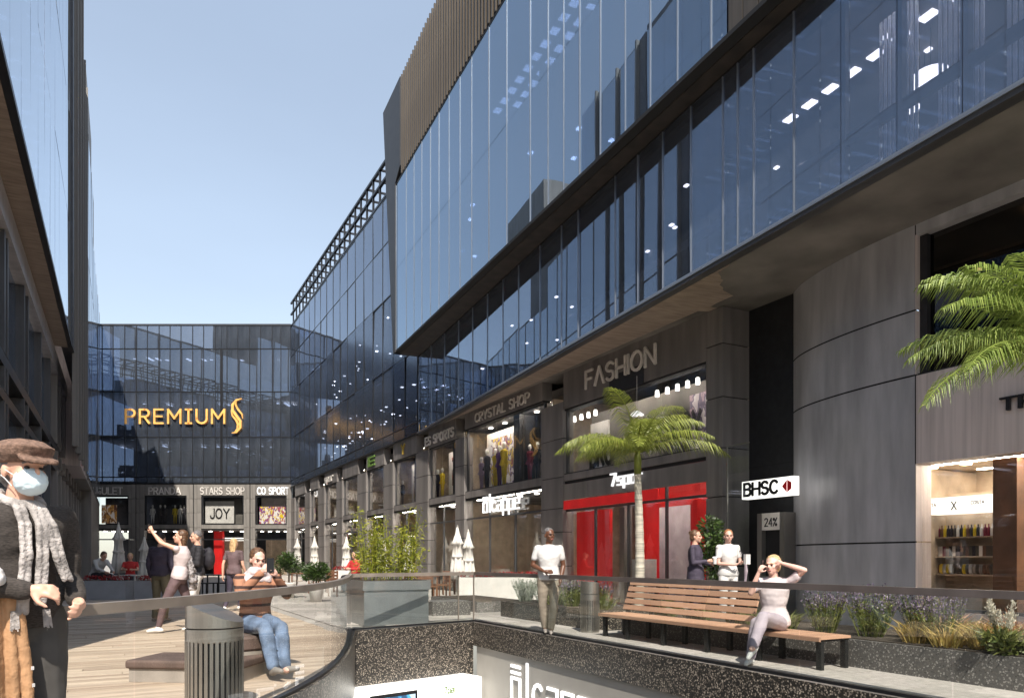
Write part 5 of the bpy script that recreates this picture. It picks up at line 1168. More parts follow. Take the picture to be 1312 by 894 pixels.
for u, Y, h, lb_ in ((152, 26, 2.55, 'closed white parasol, the taller one beside the crouching cafe guest'), (185, 29, 2.2, 'closed white parasol just left of the man in dark clothes'), (586, 24.5, 2.38, 'closed white parasol, left one of the two over the white planter'), (600, 24.8, 2.25, 'closed white parasol, right one of the two over the white planter'),
                    (523, 30, 2.2, 'closed white parasol right of the bamboo'), (444, 34, 2.35, 'closed white parasol left of the bamboo'), (403, 38, 2.45, 'closed white parasol behind the right potted bush'), (381, 42, 2.5, 'closed white parasol right behind the left potted bush'), (492, 32, 2.2, 'closed white parasol hidden partly by the bamboo')):
    parasol(lb_, u, Y, h)
def chair(label, x, y, rz, m='brown_wood', group='wooden cafe chairs'):
    r = thing('cafe_chair', label, 'chair', (x, y, 0), rz, group)
    for sx in (-1, 1):
        for sy in (-1, 1): piece('leg', r, m, sx*.2-.02, sx*.2+.02, sy*.2-.02, sy*.2+.02, 0, .44 if sy < 0 else .86)
    piece('seat', r, m, -.23, .23, -.23, .18, .44, .475)
    for k in range(3): piece('back_slat', r, m, -.18, .18, .185, .205, .55+k*.11, .62+k*.11)
    return r
def table(label, x, y, m='brown_wood', rz=0, s=.36, group='cafe tables'):
    r = thing('cafe_table', label, 'table', (x, y, 0), rz, group)
    for sx in (-1, 1):
        for sy in (-1, 1): piece('leg', r, m, sx*(s-.05)-.02, sx*(s-.05)+.02, sy*(s-.05)-.02, sy*(s-.05)+.02, 0, .71)
    piece('tabletop', r, m, -s, s, -s, s, .71, .745); return r
for u, Y, rz, lb_ in ((548, 21.5, .4, 'brown wooden chair nearest the stone blocks'), (566, 23, -1.2, 'brown wooden chair left of the white planter'), (530, 23.5, 2.6, 'brown wooden chair behind the steel planter'), (575, 26, 3.3, 'brown wooden chair behind the parasol pair')): chair(lb_, xu(u, Y), Y, rz)
table('brown wooden table between the chairs by the steel planter', xu(549, 23.4), 23.4)
table('brown wooden table behind the two closed parasols', xu(600, 26.5), 26.5)
for u, Y, rz, lb_ in ((262, 24.5, 1.4, 'dark chair left of the dark table behind the backpacker'), (284, 24.8, -1.5, 'dark chair right of the dark table behind the backpacker')): chair(lb_, xu(u, Y), Y, rz, 'dark_metal', 'dark cafe chairs')
table('dark square table behind the backpacker', xu(273, 24.6), 24.6, 'dark_metal')
for u, Y, rz, lb_ in ((355, 27, .6, 'brown chair behind the seated man in jeans'), (338, 30, 2.2, 'brown chair further behind the seated man in jeans'), (432, 25, 1.0, 'brown chair right of the right potted bush'), (418, 28, -2, 'brown chair beyond the right potted bush')): chair(lb_, xu(u, Y), Y, rz)
table('brown table behind the potted bushes', xu(388, 27.5), 27.5); table('brown table far behind the seated man', xu(345, 28.6), 28.6)
table('small white table by the tall left parasol', xu(169, 24.2), 24.2, 'white_planter', 0, .25)

# long slatted bench
bn = thing('slatted_bench', 'long curved red wood slatted bench with backrest on its far part', 'bench', tuple(P(6.85, 7.8)), STREET)
T_A, T_B = 5.67-7.8, 9.97-7.8; ns = 62; slat_me = None
for i in range(ns):
    a0 = T_A + (T_B-T_A)*i/ns
    o = piece('seat_slat', bn, 'bench_wood', 0, .5, a0+.006, a0+(T_B-T_A)/ns-.008, .355+rnd.uniform(0, .003), .385); 
BA = 7.12-7.8
for k in range(5):
    z0 = .43+k*.098; off_ = .47+k*.035
    for (c0, c1) in ((BA, BA+.95), (BA+.96, BA+1.9), (BA+1.91, T_B)): 
        o = piece('back_slat', bn, 'bench_wood', off_, off_+.028, c0+.004, c1-.004, z0, z0+.078); o.rotation_euler.y = R(19)
for a0 in (T_A+.05, T_A+.95, T_A+1.85, T_A+2.75, T_A+3.6, T_B-.1):
    for wo in (.04, .44): piece('leg', bn, 'bench_metal', wo-.02, wo+.03, a0-.035, a0+.035, 0, .33)
    piece('bracket', bn, 'bench_metal', .02, .49, a0-.025, a0+.025, .331, .353)
    if a0 > BA: o = piece('back_support', bn, 'bench_metal', .55, .59, a0-.02, a0+.02, .34, .93); o.rotation_euler.y = R(19)
piece('seat_edge', bn, 'bench_wood', -.028, -.002, T_A, T_B, .335, .38)
def bin_(label, x, y, r0, h, slant, m='steel', rz=0.0):
    r = thing('litter_bin', label, 'litter bin', (x, y, 0), rz); n = 34
    hb_ = h*.64
    for i in range(n):
        a = 2*math.pi*i/n; o = piece('rib', r, m, -.5*2*math.pi*r0/n*.62, .5*2*math.pi*r0/n*.62, -.006, .006, .04, hb_); o.location = (math.cos(a)*r0*.985, math.sin(a)*r0*.985, (hb_+.04)/2); o.rotation_euler = (0, 0, a+math.pi/2)
    b = MB(); b.lathe([(r0*.9, .03), (r0*.9, hb_)], 32); b.build('liner', 'dark_metal', r, smooth=False)
    b = MB(); b.lathe([(r0, 0), (r0, .05)], 32); b.build('base', m, r); 
    b = MB(); b.lathe([(r0*.98, hb_-.01), (r0*1.01, hb_), (r0*1.01, hb_+h*.10), (r0*.98, hb_+h*.105)], 40); b.build('band', m, r)
    b = MB(); zb_ = hb_+h*.115; N = 40; lo = h*.72+.0
    bot = [(math.cos(2*math.pi*k/N)*r0, math.sin(2*math.pi*k/N)*r0, zb_) for k in range(N)]
    top = [(x_, y_, h - (slant*(x_/r0*.5+.5))) for x_, y_, _ in bot]
    b.v = bot+top
    for k in range(N): b.f.append((k, (k+1) % N, N+(k+1) % N, N+k)); b.mi.append(0)
    b.f.append(tuple(range(N, 2*N))); b.mi.append(0); b.build('hood', m, r); return r
bin_('large brushed steel litter bin with slanted top on the deck', xu(275, 6.05), 6.05, .222, .93, .19)
pb = P(7.05, 10.55); bin_('small round steel litter bin at the far end of the bench', pb.x, pb.y, .16, .88, .03)
# upholstered low seats on the deck
def low_seat(label, x, y, sx, sy, h, rz, rnd_=False):
    r = thing('low_seat', label, 'bench', (x, y, 0.02), rz)
    if rnd_:
        b = MB(); b.lathe([(sx*.96, 0), (sx*.96, h*.62)], 40); b.build('base', 'concrete_seat', r); b = MB(); b.lathe([(sx*.97, h*.63), (sx, h*.68), (sx, h*.93), (sx*.95, h), (sx*.3, h+.012), (.01, h+.012)], 40); b.build('cushion', 'upholstery', r, smooth=False)
    else:
        bx('base', r, 'concrete_seat', -sx+.03, sx-.03, -sy+.03, sy-.03, 0, h*.6); o = bx('cushion', r, 'upholstery', -sx, sx, -sy, sy, h*.605, h); md = o.modifiers.new('b', 'BEVEL'); md.width = .025; md.segments = 3
    return r
low_seat('low brown cushioned seat on a pale base left of the large bin', xu(255, 7.7), 7.7, .6, .34, .22, R(-6))
low_seat('round brown cushioned seat under the man in jeans', xu(298, 8.1), 8.1, .43, .43, .42, 0, True)

# ================================================================ PEOPLE
from mathutils import noise as mnoise
mat('skin_light', (0.62, 0.36, 0.26), 0.5, vary=0.05); mat('skin_pink', (0.66, 0.40, 0.32), 0.5, vary=0.05); mat('skin_dark', (0.13, 0.055, 0.03), 0.45, vary=0.06)
mat('hair_dark', (0.02, 0.013, 0.01), 0.5, vary=.3, scale=30); mat('hair_brown', (0.10, 0.05, 0.025), 0.5, vary=.3, scale=30); mat('hair_blond', (0.5, 0.33, 0.17), 0.5, vary=.2, scale=30); mat('hair_red', (0.28, 0.12, 0.05), 0.5, vary=.2, scale=30); mat('hair_grey', (0.13, 0.12, 0.12), 0.6, vary=.3, scale=40)
mat('cloth_white', (0.62, 0.61, 0.60), 0.8, vary=.04, bump=.2, bscale=25); mat('cloth_khaki', (0.26, 0.22, 0.17), 0.8, vary=.14, bump=.3, bscale=30); mat('denim', (0.13, 0.18, 0.27), 0.8, vary=.25, scale=7, bump=.2, bscale=60)
mat('cloth_black', (0.022, 0.021, 0.026), 0.8, vary=.2, bump=.2, bscale=30); mat('cloth_navy', (0.05, 0.04, 0.065), 0.8, vary=.2); mat('cloth_mauve', (0.40, 0.34, 0.39), 0.75, vary=.08); mat('cloth_plum', (0.13, 0.085, 0.09), 0.75, vary=.2)
mat('cloth_pink', (0.62, 0.53, 0.53), 0.8, vary=.05); mat('cloth_olive', (0.16, 0.14, 0.09), 0.8, vary=.15); mat('wool_jacket', (0.06, 0.05, 0.044), 0.95, vary=.3, scale=60, bump=.6, bscale=160, stretch=(1, 1, 4)); mat('tweed_cap', (0.21, 0.13, 0.095), 0.95, vary=.25, scale=60, bump=.6, bscale=200)
mat('coat_tan', (0.42, 0.235, 0.12), 0.8, vary=.12, scale=6, bump=.3, bscale=40); mat('scarf_grey', (0.40, 0.365, 0.345), 0.95, vary=.3, scale=14, bump=.7, bscale=70); mat('mask_blue', (0.62, 0.74, 0.80), 0.8, vary=.05); mat('shoe_white', (0.75, 0.73, 0.7), 0.6); mat('shoe_grey', (0.22, 0.2, 0.18), 0.7); mat('cloth_red', (0.5, 0.03, 0.03), 0.8); mat('cloth_charcoal', (0.07, 0.065, 0.06), 0.9, vary=.3)  # the trouser cloth near the end is dark grey by itself
mat('phone_black', (0.01, 0.01, 0.012), 0.3); mat('lip', (0.4, 0.14, 0.12), 0.5); mat('eye_dark', (0.015, 0.01, 0.01), 0.2)
m_, t_n, b_s = new_mat('striped_knit'); b_s.inputs['Roughness'].default_value = .9
tc = t_n.nodes.new('ShaderNodeTexCoord'); wv = t_n.nodes.new('ShaderNodeTexWave'); wv.bands_direction = 'Z'; wv.inputs['Scale'].default_value = 3.0; wv.inputs['Distortion'].default_value = .6; wv.inputs['Detail Scale'].default_value = 2
rp = t_n.nodes.new('ShaderNodeValToRGB'); rp.color_ramp.elements[0].color = (.05, .025, .02, 1); rp.color_ramp.elements[1].color = (.36, .17, .10, 1); rp.color_ramp.elements[0].position = .12; rp.color_ramp.elements[1].position = .3
t_n.links.new(tc.outputs['Object'], wv.inputs[0]); t_n.links.new(wv.outputs['Fac'], rp.inputs[0]); t_n.links.new(rp.outputs[0], b_s.inputs['Base Color'])

def V(*a): return Vector(a)
DEF = dict(pelvis=V(0, 0, .95), chest=V(0, .0, 1.27), neck=V(0, .015, 1.475), head=V(0, -.01, 1.625),
           sl=V(.185, .01, 1.41), sr=V(-.185, .01, 1.41), el=V(.245, .03, 1.12), er=V(-.245, .03, 1.12), wl=V(.255, -.06, .88), wr=V(-.255, -.06, .88),
           hl=V(.09, 0, .93), hr=V(-.09, 0, .93), kl=V(.105, -.02, .51), kr=V(-.105, -.02, .51), al=V(.11, .03, .09), ar=V(-.11, .03, .09))
def caps(b, p, r0, q, r1, n=12, flat=1.0):
    p, q = Vector(p), Vector(q); d = (q-p); L = d.length
    if L < 1e-5: d = V(0, 0, 1)
    d.normalize(); pts, rs = [], []
    for a in (80, 55, 28): pts.append(p - d*r0*math.sin(R(a))); rs.append(r0*math.cos(R(a)))
    for i in range(4): pts.append(p.lerp(q, i/3)); rs.append(r0+(r1-r0)*i/3)
    for a in (28, 55, 80): pts.append(q + d*r1*math.sin(R(a))); rs.append(r1*math.cos(R(a)))
    b.tube(pts, rs, n, flat=flat)
def ellip(b, c, rx, ry, rz, rot=None, n=18, m=12):
    c = Vector(c); k = len(b.v); rot = rot or Matrix.Identity(3)
    for j in range(1, m):
        for i in range(n):
            ph = math.pi*j/m; a = 2*math.pi*i/n; b.v.append(tuple(c + rot @ V(rx*math.sin(ph)*math.cos(a), ry*math.sin(ph)*math.sin(a), rz*math.cos(ph))))
    top = len(b.v); b.v.append(tuple(c+rot @ V(0, 0, rz))); bot = len(b.v); b.v.append(tuple(c+rot @ V(0, 0, -rz)))
    for j in range(m-2):
        for i in range(n): a0 = k+j*n+i; a1 = k+j*n+(i+1) % n; b.f.append((a0, a0+n, a1+n, a1)); b.mi.append(0)
    for i in range(n): b.f.append((top, k+i, k+(i+1) % n)); b.f.append((bot, k+(m-2)*n+(i+1) % n, k+(m-2)*n+i)); b.mi += [0, 0]
def loft(b, secs, n=24):
    """secs: (centre, half width, half depth, x axis, y axis), closed"""
    k = len(b.v); secs = [(Vector(s[0]), s[1], s[2], s[3], s[4]) for s in secs]
    for c, wx, wy, X, Y in secs:
        for i in range(n):
            a = 2*math.pi*i/n; ca, sa = math.cos(a), math.sin(a); ca = math.copysign(abs(ca)**.85, ca); sa = math.copysign(abs(sa)**.85, sa); b.v.append(tuple(c + X*wx*ca + Y*wy*sa))
    for j in range(len(secs)-1):
        for i in range(n): a0 = k+j*n+i; a1 = k+j*n+(i+1) % n; b.f.append((a0, a1, a1+n, a0+n)); b.mi.append(0)
    b.f.append(tuple(k+n-1-i for i in range(n))); b.f.append(tuple(k+(len(secs)-1)*n+i for i in range(n))); b.mi += [0, 0]
TMP = bpy.data.scenes.new('tmp')
def remesh(b, name, m, parent, vox, smooth=3, wr=0.0, seed=0.0, fr=7.0):
    me = b.mesh('tmp', m); o = bpy.data.objects.new('tmp', me); TMP.collection.objects.link(o)
    md = o.modifiers.new('r', 'REMESH'); md.mode = 'VOXEL'; md.voxel_size = vox; md.use_smooth_shade = True
    sm = o.modifiers.new('s', 'SMOOTH'); sm.iterations = smooth; sm.factor = .5
    TMP.view_layers[0].update(); dg = TMP.view_layers[0].depsgraph; out = bpy.data.meshes.new_from_object(o.evaluated_get(dg)); bpy.data.objects.remove(o)
    out.name = name
    if not out.materials: out.materials.append(M(m))
    if wr:
        nor = [v.normal.copy() for v in out.vertices]; cos = [v.co.copy() for v in out.vertices]; res = []
        for c, nv in zip(cos, nor):
            k = mnoise.noise(V(c.x*fr+seed, c.y*fr, c.z*fr*1.7)) + .6*mnoise.noise(V(c.x*fr*2.3, c.y*fr*2.3+seed, c.z*fr*3.2)); res.extend(c + nv*wr*k)
        out.vertices.foreach_set('co', res)
    out.polygons.foreach_set('use_smooth', [True]*len(out.polygons)); out.update()
    return link(name, out, parent)
def torso_secs(J, inf, lo=0.0, female=False, belly=0.0):
    P_, C_, N_ = J['pelvis'], J['chest'], J['neck']; hx = (J['hl']-J['hr']).normalized(); sx = (J['sl']-J['sr']); sx = sx.normalized()
    out = []; sw = (J['sl']-J['sr']).length/2
    hw = .165 if not female else .175; wa = .135 if not female else .112; ch = .16 if not female else .14
    prof = [(-.42, hw*.72, .09), (-.2, hw*.98, .115), (0.0, hw, .118), (.3, (hw+wa)/2, .105+belly), (.52, wa, .093+belly), (.8, ch*.97, .11), (1.0, ch+.012, .118), (1.35, ch+.02, .108), (1.66, sw*.86, .085), (1.85, sw*.52, .065), (2.0, .062, .06)]
    for s, wx, wy in prof:
        if s < lo: continue
        if s <= 1: c = P_.lerp(C_, s) if s >= 0 else P_ + (P_-C_)*(-s)*.9; ax = (C_-P_).normalized()
        else: c = C_.lerp(N_, s-1); ax = (N_-C_).normalized()
        f = min(1, max(0, s/1.4)); X = (hx.lerp(sx, f)); X = (X - ax*X.dot(ax)).normalized(); Y = ax.cross(X)
        out.append((c, wx+inf, wy+inf, X, Y))
    return out
def hand(b, w, d, pn, sc=1.0, curl=.5, side=1):
    """w wrist, d hand direction, pn palm normal"""
    d = Vector(d).normalized(); pn = Vector(pn); pn = (pn-d*pn.dot(d)).normalized(); x = d.cross(pn)*side; r9 = .0085*sc
    caps(b, w, .024*sc, w+d*.045*sc, .03*sc, 10, ); caps(b, w+d*.04*sc-x*.018*sc, .018*sc, w+d*.08*sc-x*.02*sc, .015*sc, 8); caps(b, w+d*.04*sc+x*.018*sc, .018*sc, w+d*.08*sc+x*.02*sc, .015*sc, 8)
    for i, (o, L) in enumerate(((.031, .066), (.011, .076), (-.010, .070), (-.029, .054))):
        p = w + d*.085*sc + x*o*sc; c = curl*(1+.12*i); d1 = (d*math.cos(c*.7)+pn*math.sin(c*.7)); d2 = (d*math.cos(c*1.7)+pn*math.sin(c*1.7)); q = p+d1*L*.5*sc; e = q+d2*L*.5*sc
        caps(b, p, r9*1.08, q, r9, 7); caps(b, q, r9, e, r9*.85, 7)
    p = w+d*.03*sc+x*.03*sc; q = p+(d*.6+x*.8+pn*.35).normalized()*.036*sc; e = q+(d*.9+x*.25+pn*.5).normalized()*.032*sc
    caps(b, p, .013*sc, q, .011*sc, 8); caps(b, q, .011*sc, e, .009*sc, 8)
def rotm(yaw, pitch=0, roll=0): return Matrix.Rotation(R(yaw), 3, 'Z') @ Matrix.Rotation(R(pitch), 3, 'X') @ Matrix.Rotation(R(roll), 3, 'Y')
def person(label, loc, yaw, J=None, k=1.0, skin='skin_light', top='cloth_white', sleeve='short', legs='cloth_black', shoe='shoe_white', hair=('short', 'hair_dark'), hyaw=0, hpitch=0, female=False, vox=.011,
           handd=(None, None), curl=(.5, .5), belly=0.0, hem=-.16, loose=.012, legloose=.014, jacket=False, leglen=1.0, seed=1.0, footyaw=(0, 0), palm_n=(None, None), topname='shirt', dark_eyes=True, footdir=(None, None)):
    Q = {a: Vector(v) for a, v in DEF.items()}
    for a, v in (J or {}).items(): Q[a] = Vector(v)
    r = thing('person', label, 'person', loc, R(yaw)); r.scale = (k, k, k)
    H = rotm(hyaw, hpitch); hc = Q['head']; nk = Q['neck']
    # body
    b = MB(); loft(b, torso_secs(Q, 0, female=female, belly=belly))
    caps(b, nk-V(0, 0, .03), .058, hc - V(0, -.012, .06), .052)
    ellip(b, hc + H @ V(0, .008, .03), .076, .094, .088, H); ellip(b, hc + H @ V(0, -.022, -.035), .060, .072, .078, H); ellip(b, hc + H @ V(0, -.062, -.082), .03, .026, .026, H)
    ellip(b, hc + H @ V(0, -.104, -.018), .012, .016, .024, H, 8, 6); ellip(b, hc + H @ V(0, -.084, .022), .05, .02, .012, H, 10, 6)
    for s in (-1, 1): ellip(b, hc + H @ V(s*.078, .01, -.012), .011, .02, .032, H, 8, 6); ellip(b, hc+H @ V(s*.04, -.062, -.022), .024, .022, .02, H, 8, 6)
    for s, S, Eb, W, kk in ((1, 'sl', 'el', 'wl', 0), (-1, 'sr', 'er', 'wr', 1)):
        sr_ = .050 if not female else .042
        caps(b, Q[S], sr_+.004, Q[S].lerp(Q[Eb], .35), sr_); caps(b, Q[S].lerp(Q[Eb], .3), sr_, Q[Eb], sr_*.78); caps(b, Q[Eb], sr_*.8, Q[Eb].lerp(Q[W], .35), sr_*.82); caps(b, Q[Eb].lerp(Q[W], .35), sr_*.82, Q[W], sr_*.52)
        caps(b, Q[S]+V(-s*.06, 0, -.01), .05, Q[S], .048)
        fd_ = (Q[W]-Q[Eb]).normalized(); hd = Vector(handd[kk]) if handd[kk] else fd_; pn = Vector(palm_n[kk]) if palm_n[kk] else V(-s, -.2, 0)
        hand(b, Q[W], hd, pn, 1.0 if not female else .9, curl[kk], side=s)
    for s, Hh, K, A in ((1, 'hl', 'kl', 'al'), (-1, 'hr', 'kr', 'ar')):
        caps(b, Q[Hh], .088, Q[Hh].lerp(Q[K], .5), .074); caps(b, Q[Hh].lerp(Q[K], .5), .074, Q[K], .054); caps(b, Q[K], .054, Q[K].lerp(Q[A], .3), .056); caps(b, Q[K].lerp(Q[A], .3), .056, Q[A], .036)
        ellip(b, Q[A]+V(0, -.03, -.03), .035, .07, .035)
    body = remesh(b, 'body', skin, r, vox*.8, 2)
    # eyes, mouth
    b = MB()
    for s in (-1, 1): ellip(b, hc+H @ V(s*.031, -.083, .002), .0135, .009, .0075, H, 8, 6)
    b.build('eyes', 'eye_dark', r, smooth=True)
    b = MB()
    for s in (-1, 1): b.tube([hc+H @ V(s*.016, -.099, .024), hc+H @ V(s*.036, -.094, .028), hc+H @ V(s*.05, -.080, .02)], .0042, 6)
    b.build('eyebrows', hair[1], r)
    b = MB(); b.tube([hc+H @ V(-.022, -.088, -.062), hc+H @ V(0, -.094, -.060), hc+H @ V(.022, -.088, -.062)], .0062, 8); b.build('mouth', 'lip', r, smooth=True)
    # top
    if top:
        b = MB(); loft(b, torso_secs(Q, loose+.006, lo=-.21 if hem > -.3 else -.45, female=female, belly=belly))
        if hem <= -.3:
            pv = Q['pelvis']; loft(b, [(pv+V(0, 0, .12), .17+loose, .13+loose, V(1, 0, 0), V(0, 1, 0)), (pv+V(0, 0, hem*.5), .185+loose, .15+loose, V(1, 0, 0), V(0, 1, 0)), (pv+V(0, 0, hem), .2+loose, .165+loose, V(1, 0, 0), V(0, 1, 0))])
        for s, S, Eb, W in ((1, 'sl', 'el', 'wl'), (-1, 'sr', 'er', 'wr')):
            rr = (.052 if not female else .044)+loose*.7
            caps(b, Q[S]+V(-s*.06, 0, -.01), .054+loose, Q[S], .049+loose*.75)
            if sleeve == 'short': caps(b, Q[S], rr, Q[S].lerp(Q[Eb], .55), rr*.98)
            elif sleeve == 'long': caps(b, Q[S], rr, Q[Eb], rr*.86); caps(b, Q[Eb], rr*.86, Q[Eb].lerp(Q[W], .93), rr*.68)
            elif sleeve == 'mid': caps(b, Q[S], rr, Q[Eb], rr*.86); caps(b, Q[Eb], rr*.86, Q[Eb].lerp(Q[W], .45), rr*.8)
        remesh(b, topname, top, r, vox, 3, wr=.007 if not jacket else .011, seed=seed)
    # trousers
    if legs:
        b = MB(); loft(b, [s_ for s_ in torso_secs(Q, legloose*.7, lo=-.45, female=female) ][:4])
        for s, Hh, K, A in ((1, 'hl', 'kl', 'al'), (-1, 'hr', 'kr', 'ar')):
            e = Q[K].lerp(Q[A], .96*leglen) ; g_ = legloose
            caps(b, Q[Hh], .09+g_, Q[Hh].lerp(Q[K], .5), .078+g_); caps(b, Q[Hh].lerp(Q[K], .5), .078+g_, Q[K], .058+g_); caps(b, Q[K], .058+g_, Q[K].lerp(e, .3), .06+g_); caps(b, Q[K].lerp(e, .3), .06+g_, e, .040+g_*1.3)
        remesh(b, 'trousers', legs, r, vox, 3, wr=.006, seed=seed+5, fr=6)
    for kk, (s, A, K) in enumerate(((1, 'al', 'kl'), (-1, 'ar', 'kr'))):
        b = MB(); a_ = Q[A]; fd_ = Vector(footdir[kk]).normalized() if footdir[kk] else V(math.sin(R(footyaw[kk])), -math.cos(R(footyaw[kk])), 0)
        dn = V(0, 0, -1); dn = (dn - fd_*dn.dot(fd_)).normalized(); heel = a_ - fd_*.045 + dn*.045; toe = a_+fd_*.165+dn*.058
        caps(b, heel, .034, a_+fd_*.04+dn*.04, .04, 12); caps(b, a_+fd_*.03+dn*.035, .04, toe, .027, 12); caps(b, a_+dn*.0, .042, heel+fd_*.04, .04)
        remesh(b, 'shoe', shoe, r, .009, 2)
    # hair
    st, hm = hair; b = MB()
    if st != 'none':
        rr = rotm(hyaw, hpitch)
        if st == 'crop': ellip(b, hc + rr @ V(0, .022, .048), .079, .092, .084, rr)
        else: ellip(b, hc + rr @ V(0, .026, .042), .086, .096, .094, rr); 
        if st in ('short', 'bob', 'long', 'pony', 'bun'): ellip(b, hc + rr @ V(0, .06, -.01), .074, .06, .085, rr)
        if st in ('long', 'bob'):
            z_ = -.10 if st == 'bob' else -.2
            loft(b, [(hc+rr @ V(0, .045, .02), .085, .06, rr @ V(1, 0, 0), rr @ V(0, 1, 0)), (hc+rr @ V(0, .06, -.06), .088, .05, rr @ V(1, 0, 0), rr @ V(0, 1, 0)), (hc+rr @ V(0, .075, z_), .07, .04, rr @ V(1, 0, 0), rr @ V(0, 1, 0))])
        if st == 'pony': caps(b, hc+rr @ V(0, .11, .05), .03, hc+rr @ V(0, .13, -.12), .02)
        if st == 'bun': ellip(b, hc+rr @ V(0, .10, .075), .042, .042, .04)
        remesh(b, 'hair', hm, r, .007, 1, wr=.006, seed=seed, fr=26)
    r['joints'] = 0; del r['joints']
    return r, Q
def W_(r, v):  # person-local to world
    return (Matrix.Translation(r.location) @ Matrix.Rotation(r.rotation_euler.z, 4, 'Z') @ Matrix.Scale(r.scale[0], 4)) @ Vector(v)

# --- man in white T-shirt walking towards the camera along the atrium
p = px(703, 12.25); J = dict(kl=(.085, -.05, .50), al=(.035, -.02, .085), kr=(-.10, .02, .50), ar=(-.055, .10, .10), el=(.245, .04, 1.13), wl=(.19, -.07, .91), er=(-.265, .03, 1.14), wr=(-.085, -.21, 1.04), head=(.01, -.015, 1.63))
person('black man in a white T-shirt and khaki trousers walking along the atrium edge', (p.x, p.y, .012), 0, J, 1.0, 'skin_dark', 'cloth_white', 'short', 'cloth_khaki', 'shoe_grey', ('crop', 'hair_grey'), hyaw=28, handd=((-.1, 0, -1), (1, -.2, -.05)), curl=(.7, .5), palm_n=((-1, 0, 0), (0, 1, 0)), loose=.016, hem=-.16)
# --- woman in pale pink, sitting on the bench with one hand in her hair
p = P(7.02, 6.52); yw = 27.76-90+26
J = dict(pelvis=(0, .05, .50), chest=(0, .06, .82), neck=(0, .05, 1.03), head=(0, .01, 1.175), sl=(.175, .06, .965), sr=(-.175, .05, .965), hl=(.085, .0, .475), hr=(-.085, .0, .475),
         kr=(-.05, -.44, .50), ar=(-.10, -.50, .10), kl=(.03, -.45, .575), al=(-.03, -.62, .25), el=(.38, -.02, 1.12), wl=(.13, -.05, 1.20), er=(-.20, -.20, .84), wr=(-.10, -.21, 1.09))
rP, _ = person('woman in pale pink top sitting cross-legged on the bench, hand behind her head', (p.x, p.y, .0), yw, J, 1.0, 'skin_pink', 'cloth_pink', 'short', 'cloth_mauve', 'shoe_white', ('bun', 'hair_blond'), hyaw=-10, female=True, handd=((-.9, .2, .35), (.5, -.05, .85)), curl=(.5, .9), palm_n=((0, .5, -.4), (.3, .8, 0)), footdir=((-.15, -.8, -.45), None), seed=3, loose=.02)
c = W_(rP, (-.075, -.13, 1.17)); ph = thing('phone', 'phone held to the ear of the woman on the bench', 'phone', tuple(c), R(yw)); bx('body', ph, 'phone_black', -.004, .004, -.035, .035, -.07, .07)
# --- two women chatting by the bank
p = px(891, 13.6); J = dict(er=(-.24, -.02, 1.14), wr=(-.12, -.24, 1.17), el=(.235, -.02, 1.14), wl=(.10, -.26, 1.12))
rB, _ = person('dark-haired woman in a dark long-sleeved dress holding a white cup', (p.x, p.y, .06), 62, J, .985, 'skin_light', 'cloth_navy', 'long', 'cloth_navy', 'shoe_white', ('bun', 'hair_brown'), female=True, handd=((-.1, -1, .2), (.2, -1, .2)), curl=(1.0, 1.0), leglen=.45, hem=-.42, palm_n=((-1, 0, .2), (1, 0, .2)))
c = W_(rB, (-.01, -.36, 1.17)); cu = thing('cup', 'white takeaway cup held by the woman in dark clothes', 'cup', tuple(c)); b = MB(); b.lathe([(.03, -.05), (.04, .06)], 14); b.build('body', 'cloth_white', cu); b = MB(); b.lathe([(.043, .061), (.043, .07), (.036, .082)], 14); b.build('lid', 'sign_white', cu)
p = px(933, 13.6); J = dict(er=(-.22, -.03, 1.12), wr=(-.02, -.24, 1.10), el=(.235, -.03, 1.13), wl=(.13, -.24, 1.14), kr=(-.12, -.05, .5))
rW, _ = person('red-haired woman all in white holding a small paper by the dark pillar', (p.x, p.y, .06), 14, J, .99, 'skin_pink', 'cloth_white', 'short', 'cloth_white', 'shoe_white', ('short', 'hair_red'), hyaw=-20, female=True, handd=((.2, -.6, .3), (.9, -.3, .2)), curl=(.9, .7), palm_n=((-.3, .2, 1), (0, .4, 1)), loose=.018)
c = W_(rW, (.17, -.36, 1.20)); pa = thing('paper_bag', 'small white paper bag held by the woman in white', 'bag', tuple(c), .4); bx('body', pa, 'cloth_white', -.05, .05, -.03, .03, -.09, .09)
c = W_(rW, (.26, -.16, 1.0)); sb_ = thing('shoulder_bag', 'narrow dark and pale bag hanging beside the woman in white', 'bag', tuple(c), .4); b = MB(); b.tube([(0, 0, .2), (.01, 0, -.02), (.0, .01, -.3)], [.02, .045, .035], 10, flat=.5); b.build('body', 'cloth_mauve', sb_); b = MB(); b.tube([(0, 0, .2), (-.02, .05, .3), (-.05, .1, .36)], .008, 6); b.build('strap', 'cloth_dark', sb_)
# --- seated man in jeans
p = px(330, 8.15); J = dict(pelvis=(0, .08, .54), chest=(0, .06, .87), neck=(0, .03, 1.09), head=(0, -.01, 1.24), sl=(.19, .04, 1.02), sr=(-.19, .04, 1.02), hl=(.095, .0, .53), hr=(-.095, .0, .53),
         kl=(.11, -.42, .50), al=(.04, -.72, .12), kr=(-.07, -.43, .52), ar=(-.10, -.76, .13), el=(.27, -.17, .85), wl=(.10, -.30, 1.06), er=(-.25, -.18, .87), wr=(-.06, -.31, 1.10))
rJ, _ = person('man in striped knit sweater and blue jeans sitting on the round seat', (p.x, p.y, .03), 38, J, .98, 'skin_pink', 'striped_knit', 'long', 'denim', 'shoe_grey', ('short', 'hair_brown'), hpitch=12, handd=((-.4, -.3, .8), (.4, -.3, .8)), curl=(1.0, 1.0), palm_n=((-.8, .4, 0), (.8, .4, 0)), footdir=((.35, -.8, .25), (.1, -.9, .2)), legloose=.018, loose=.02)
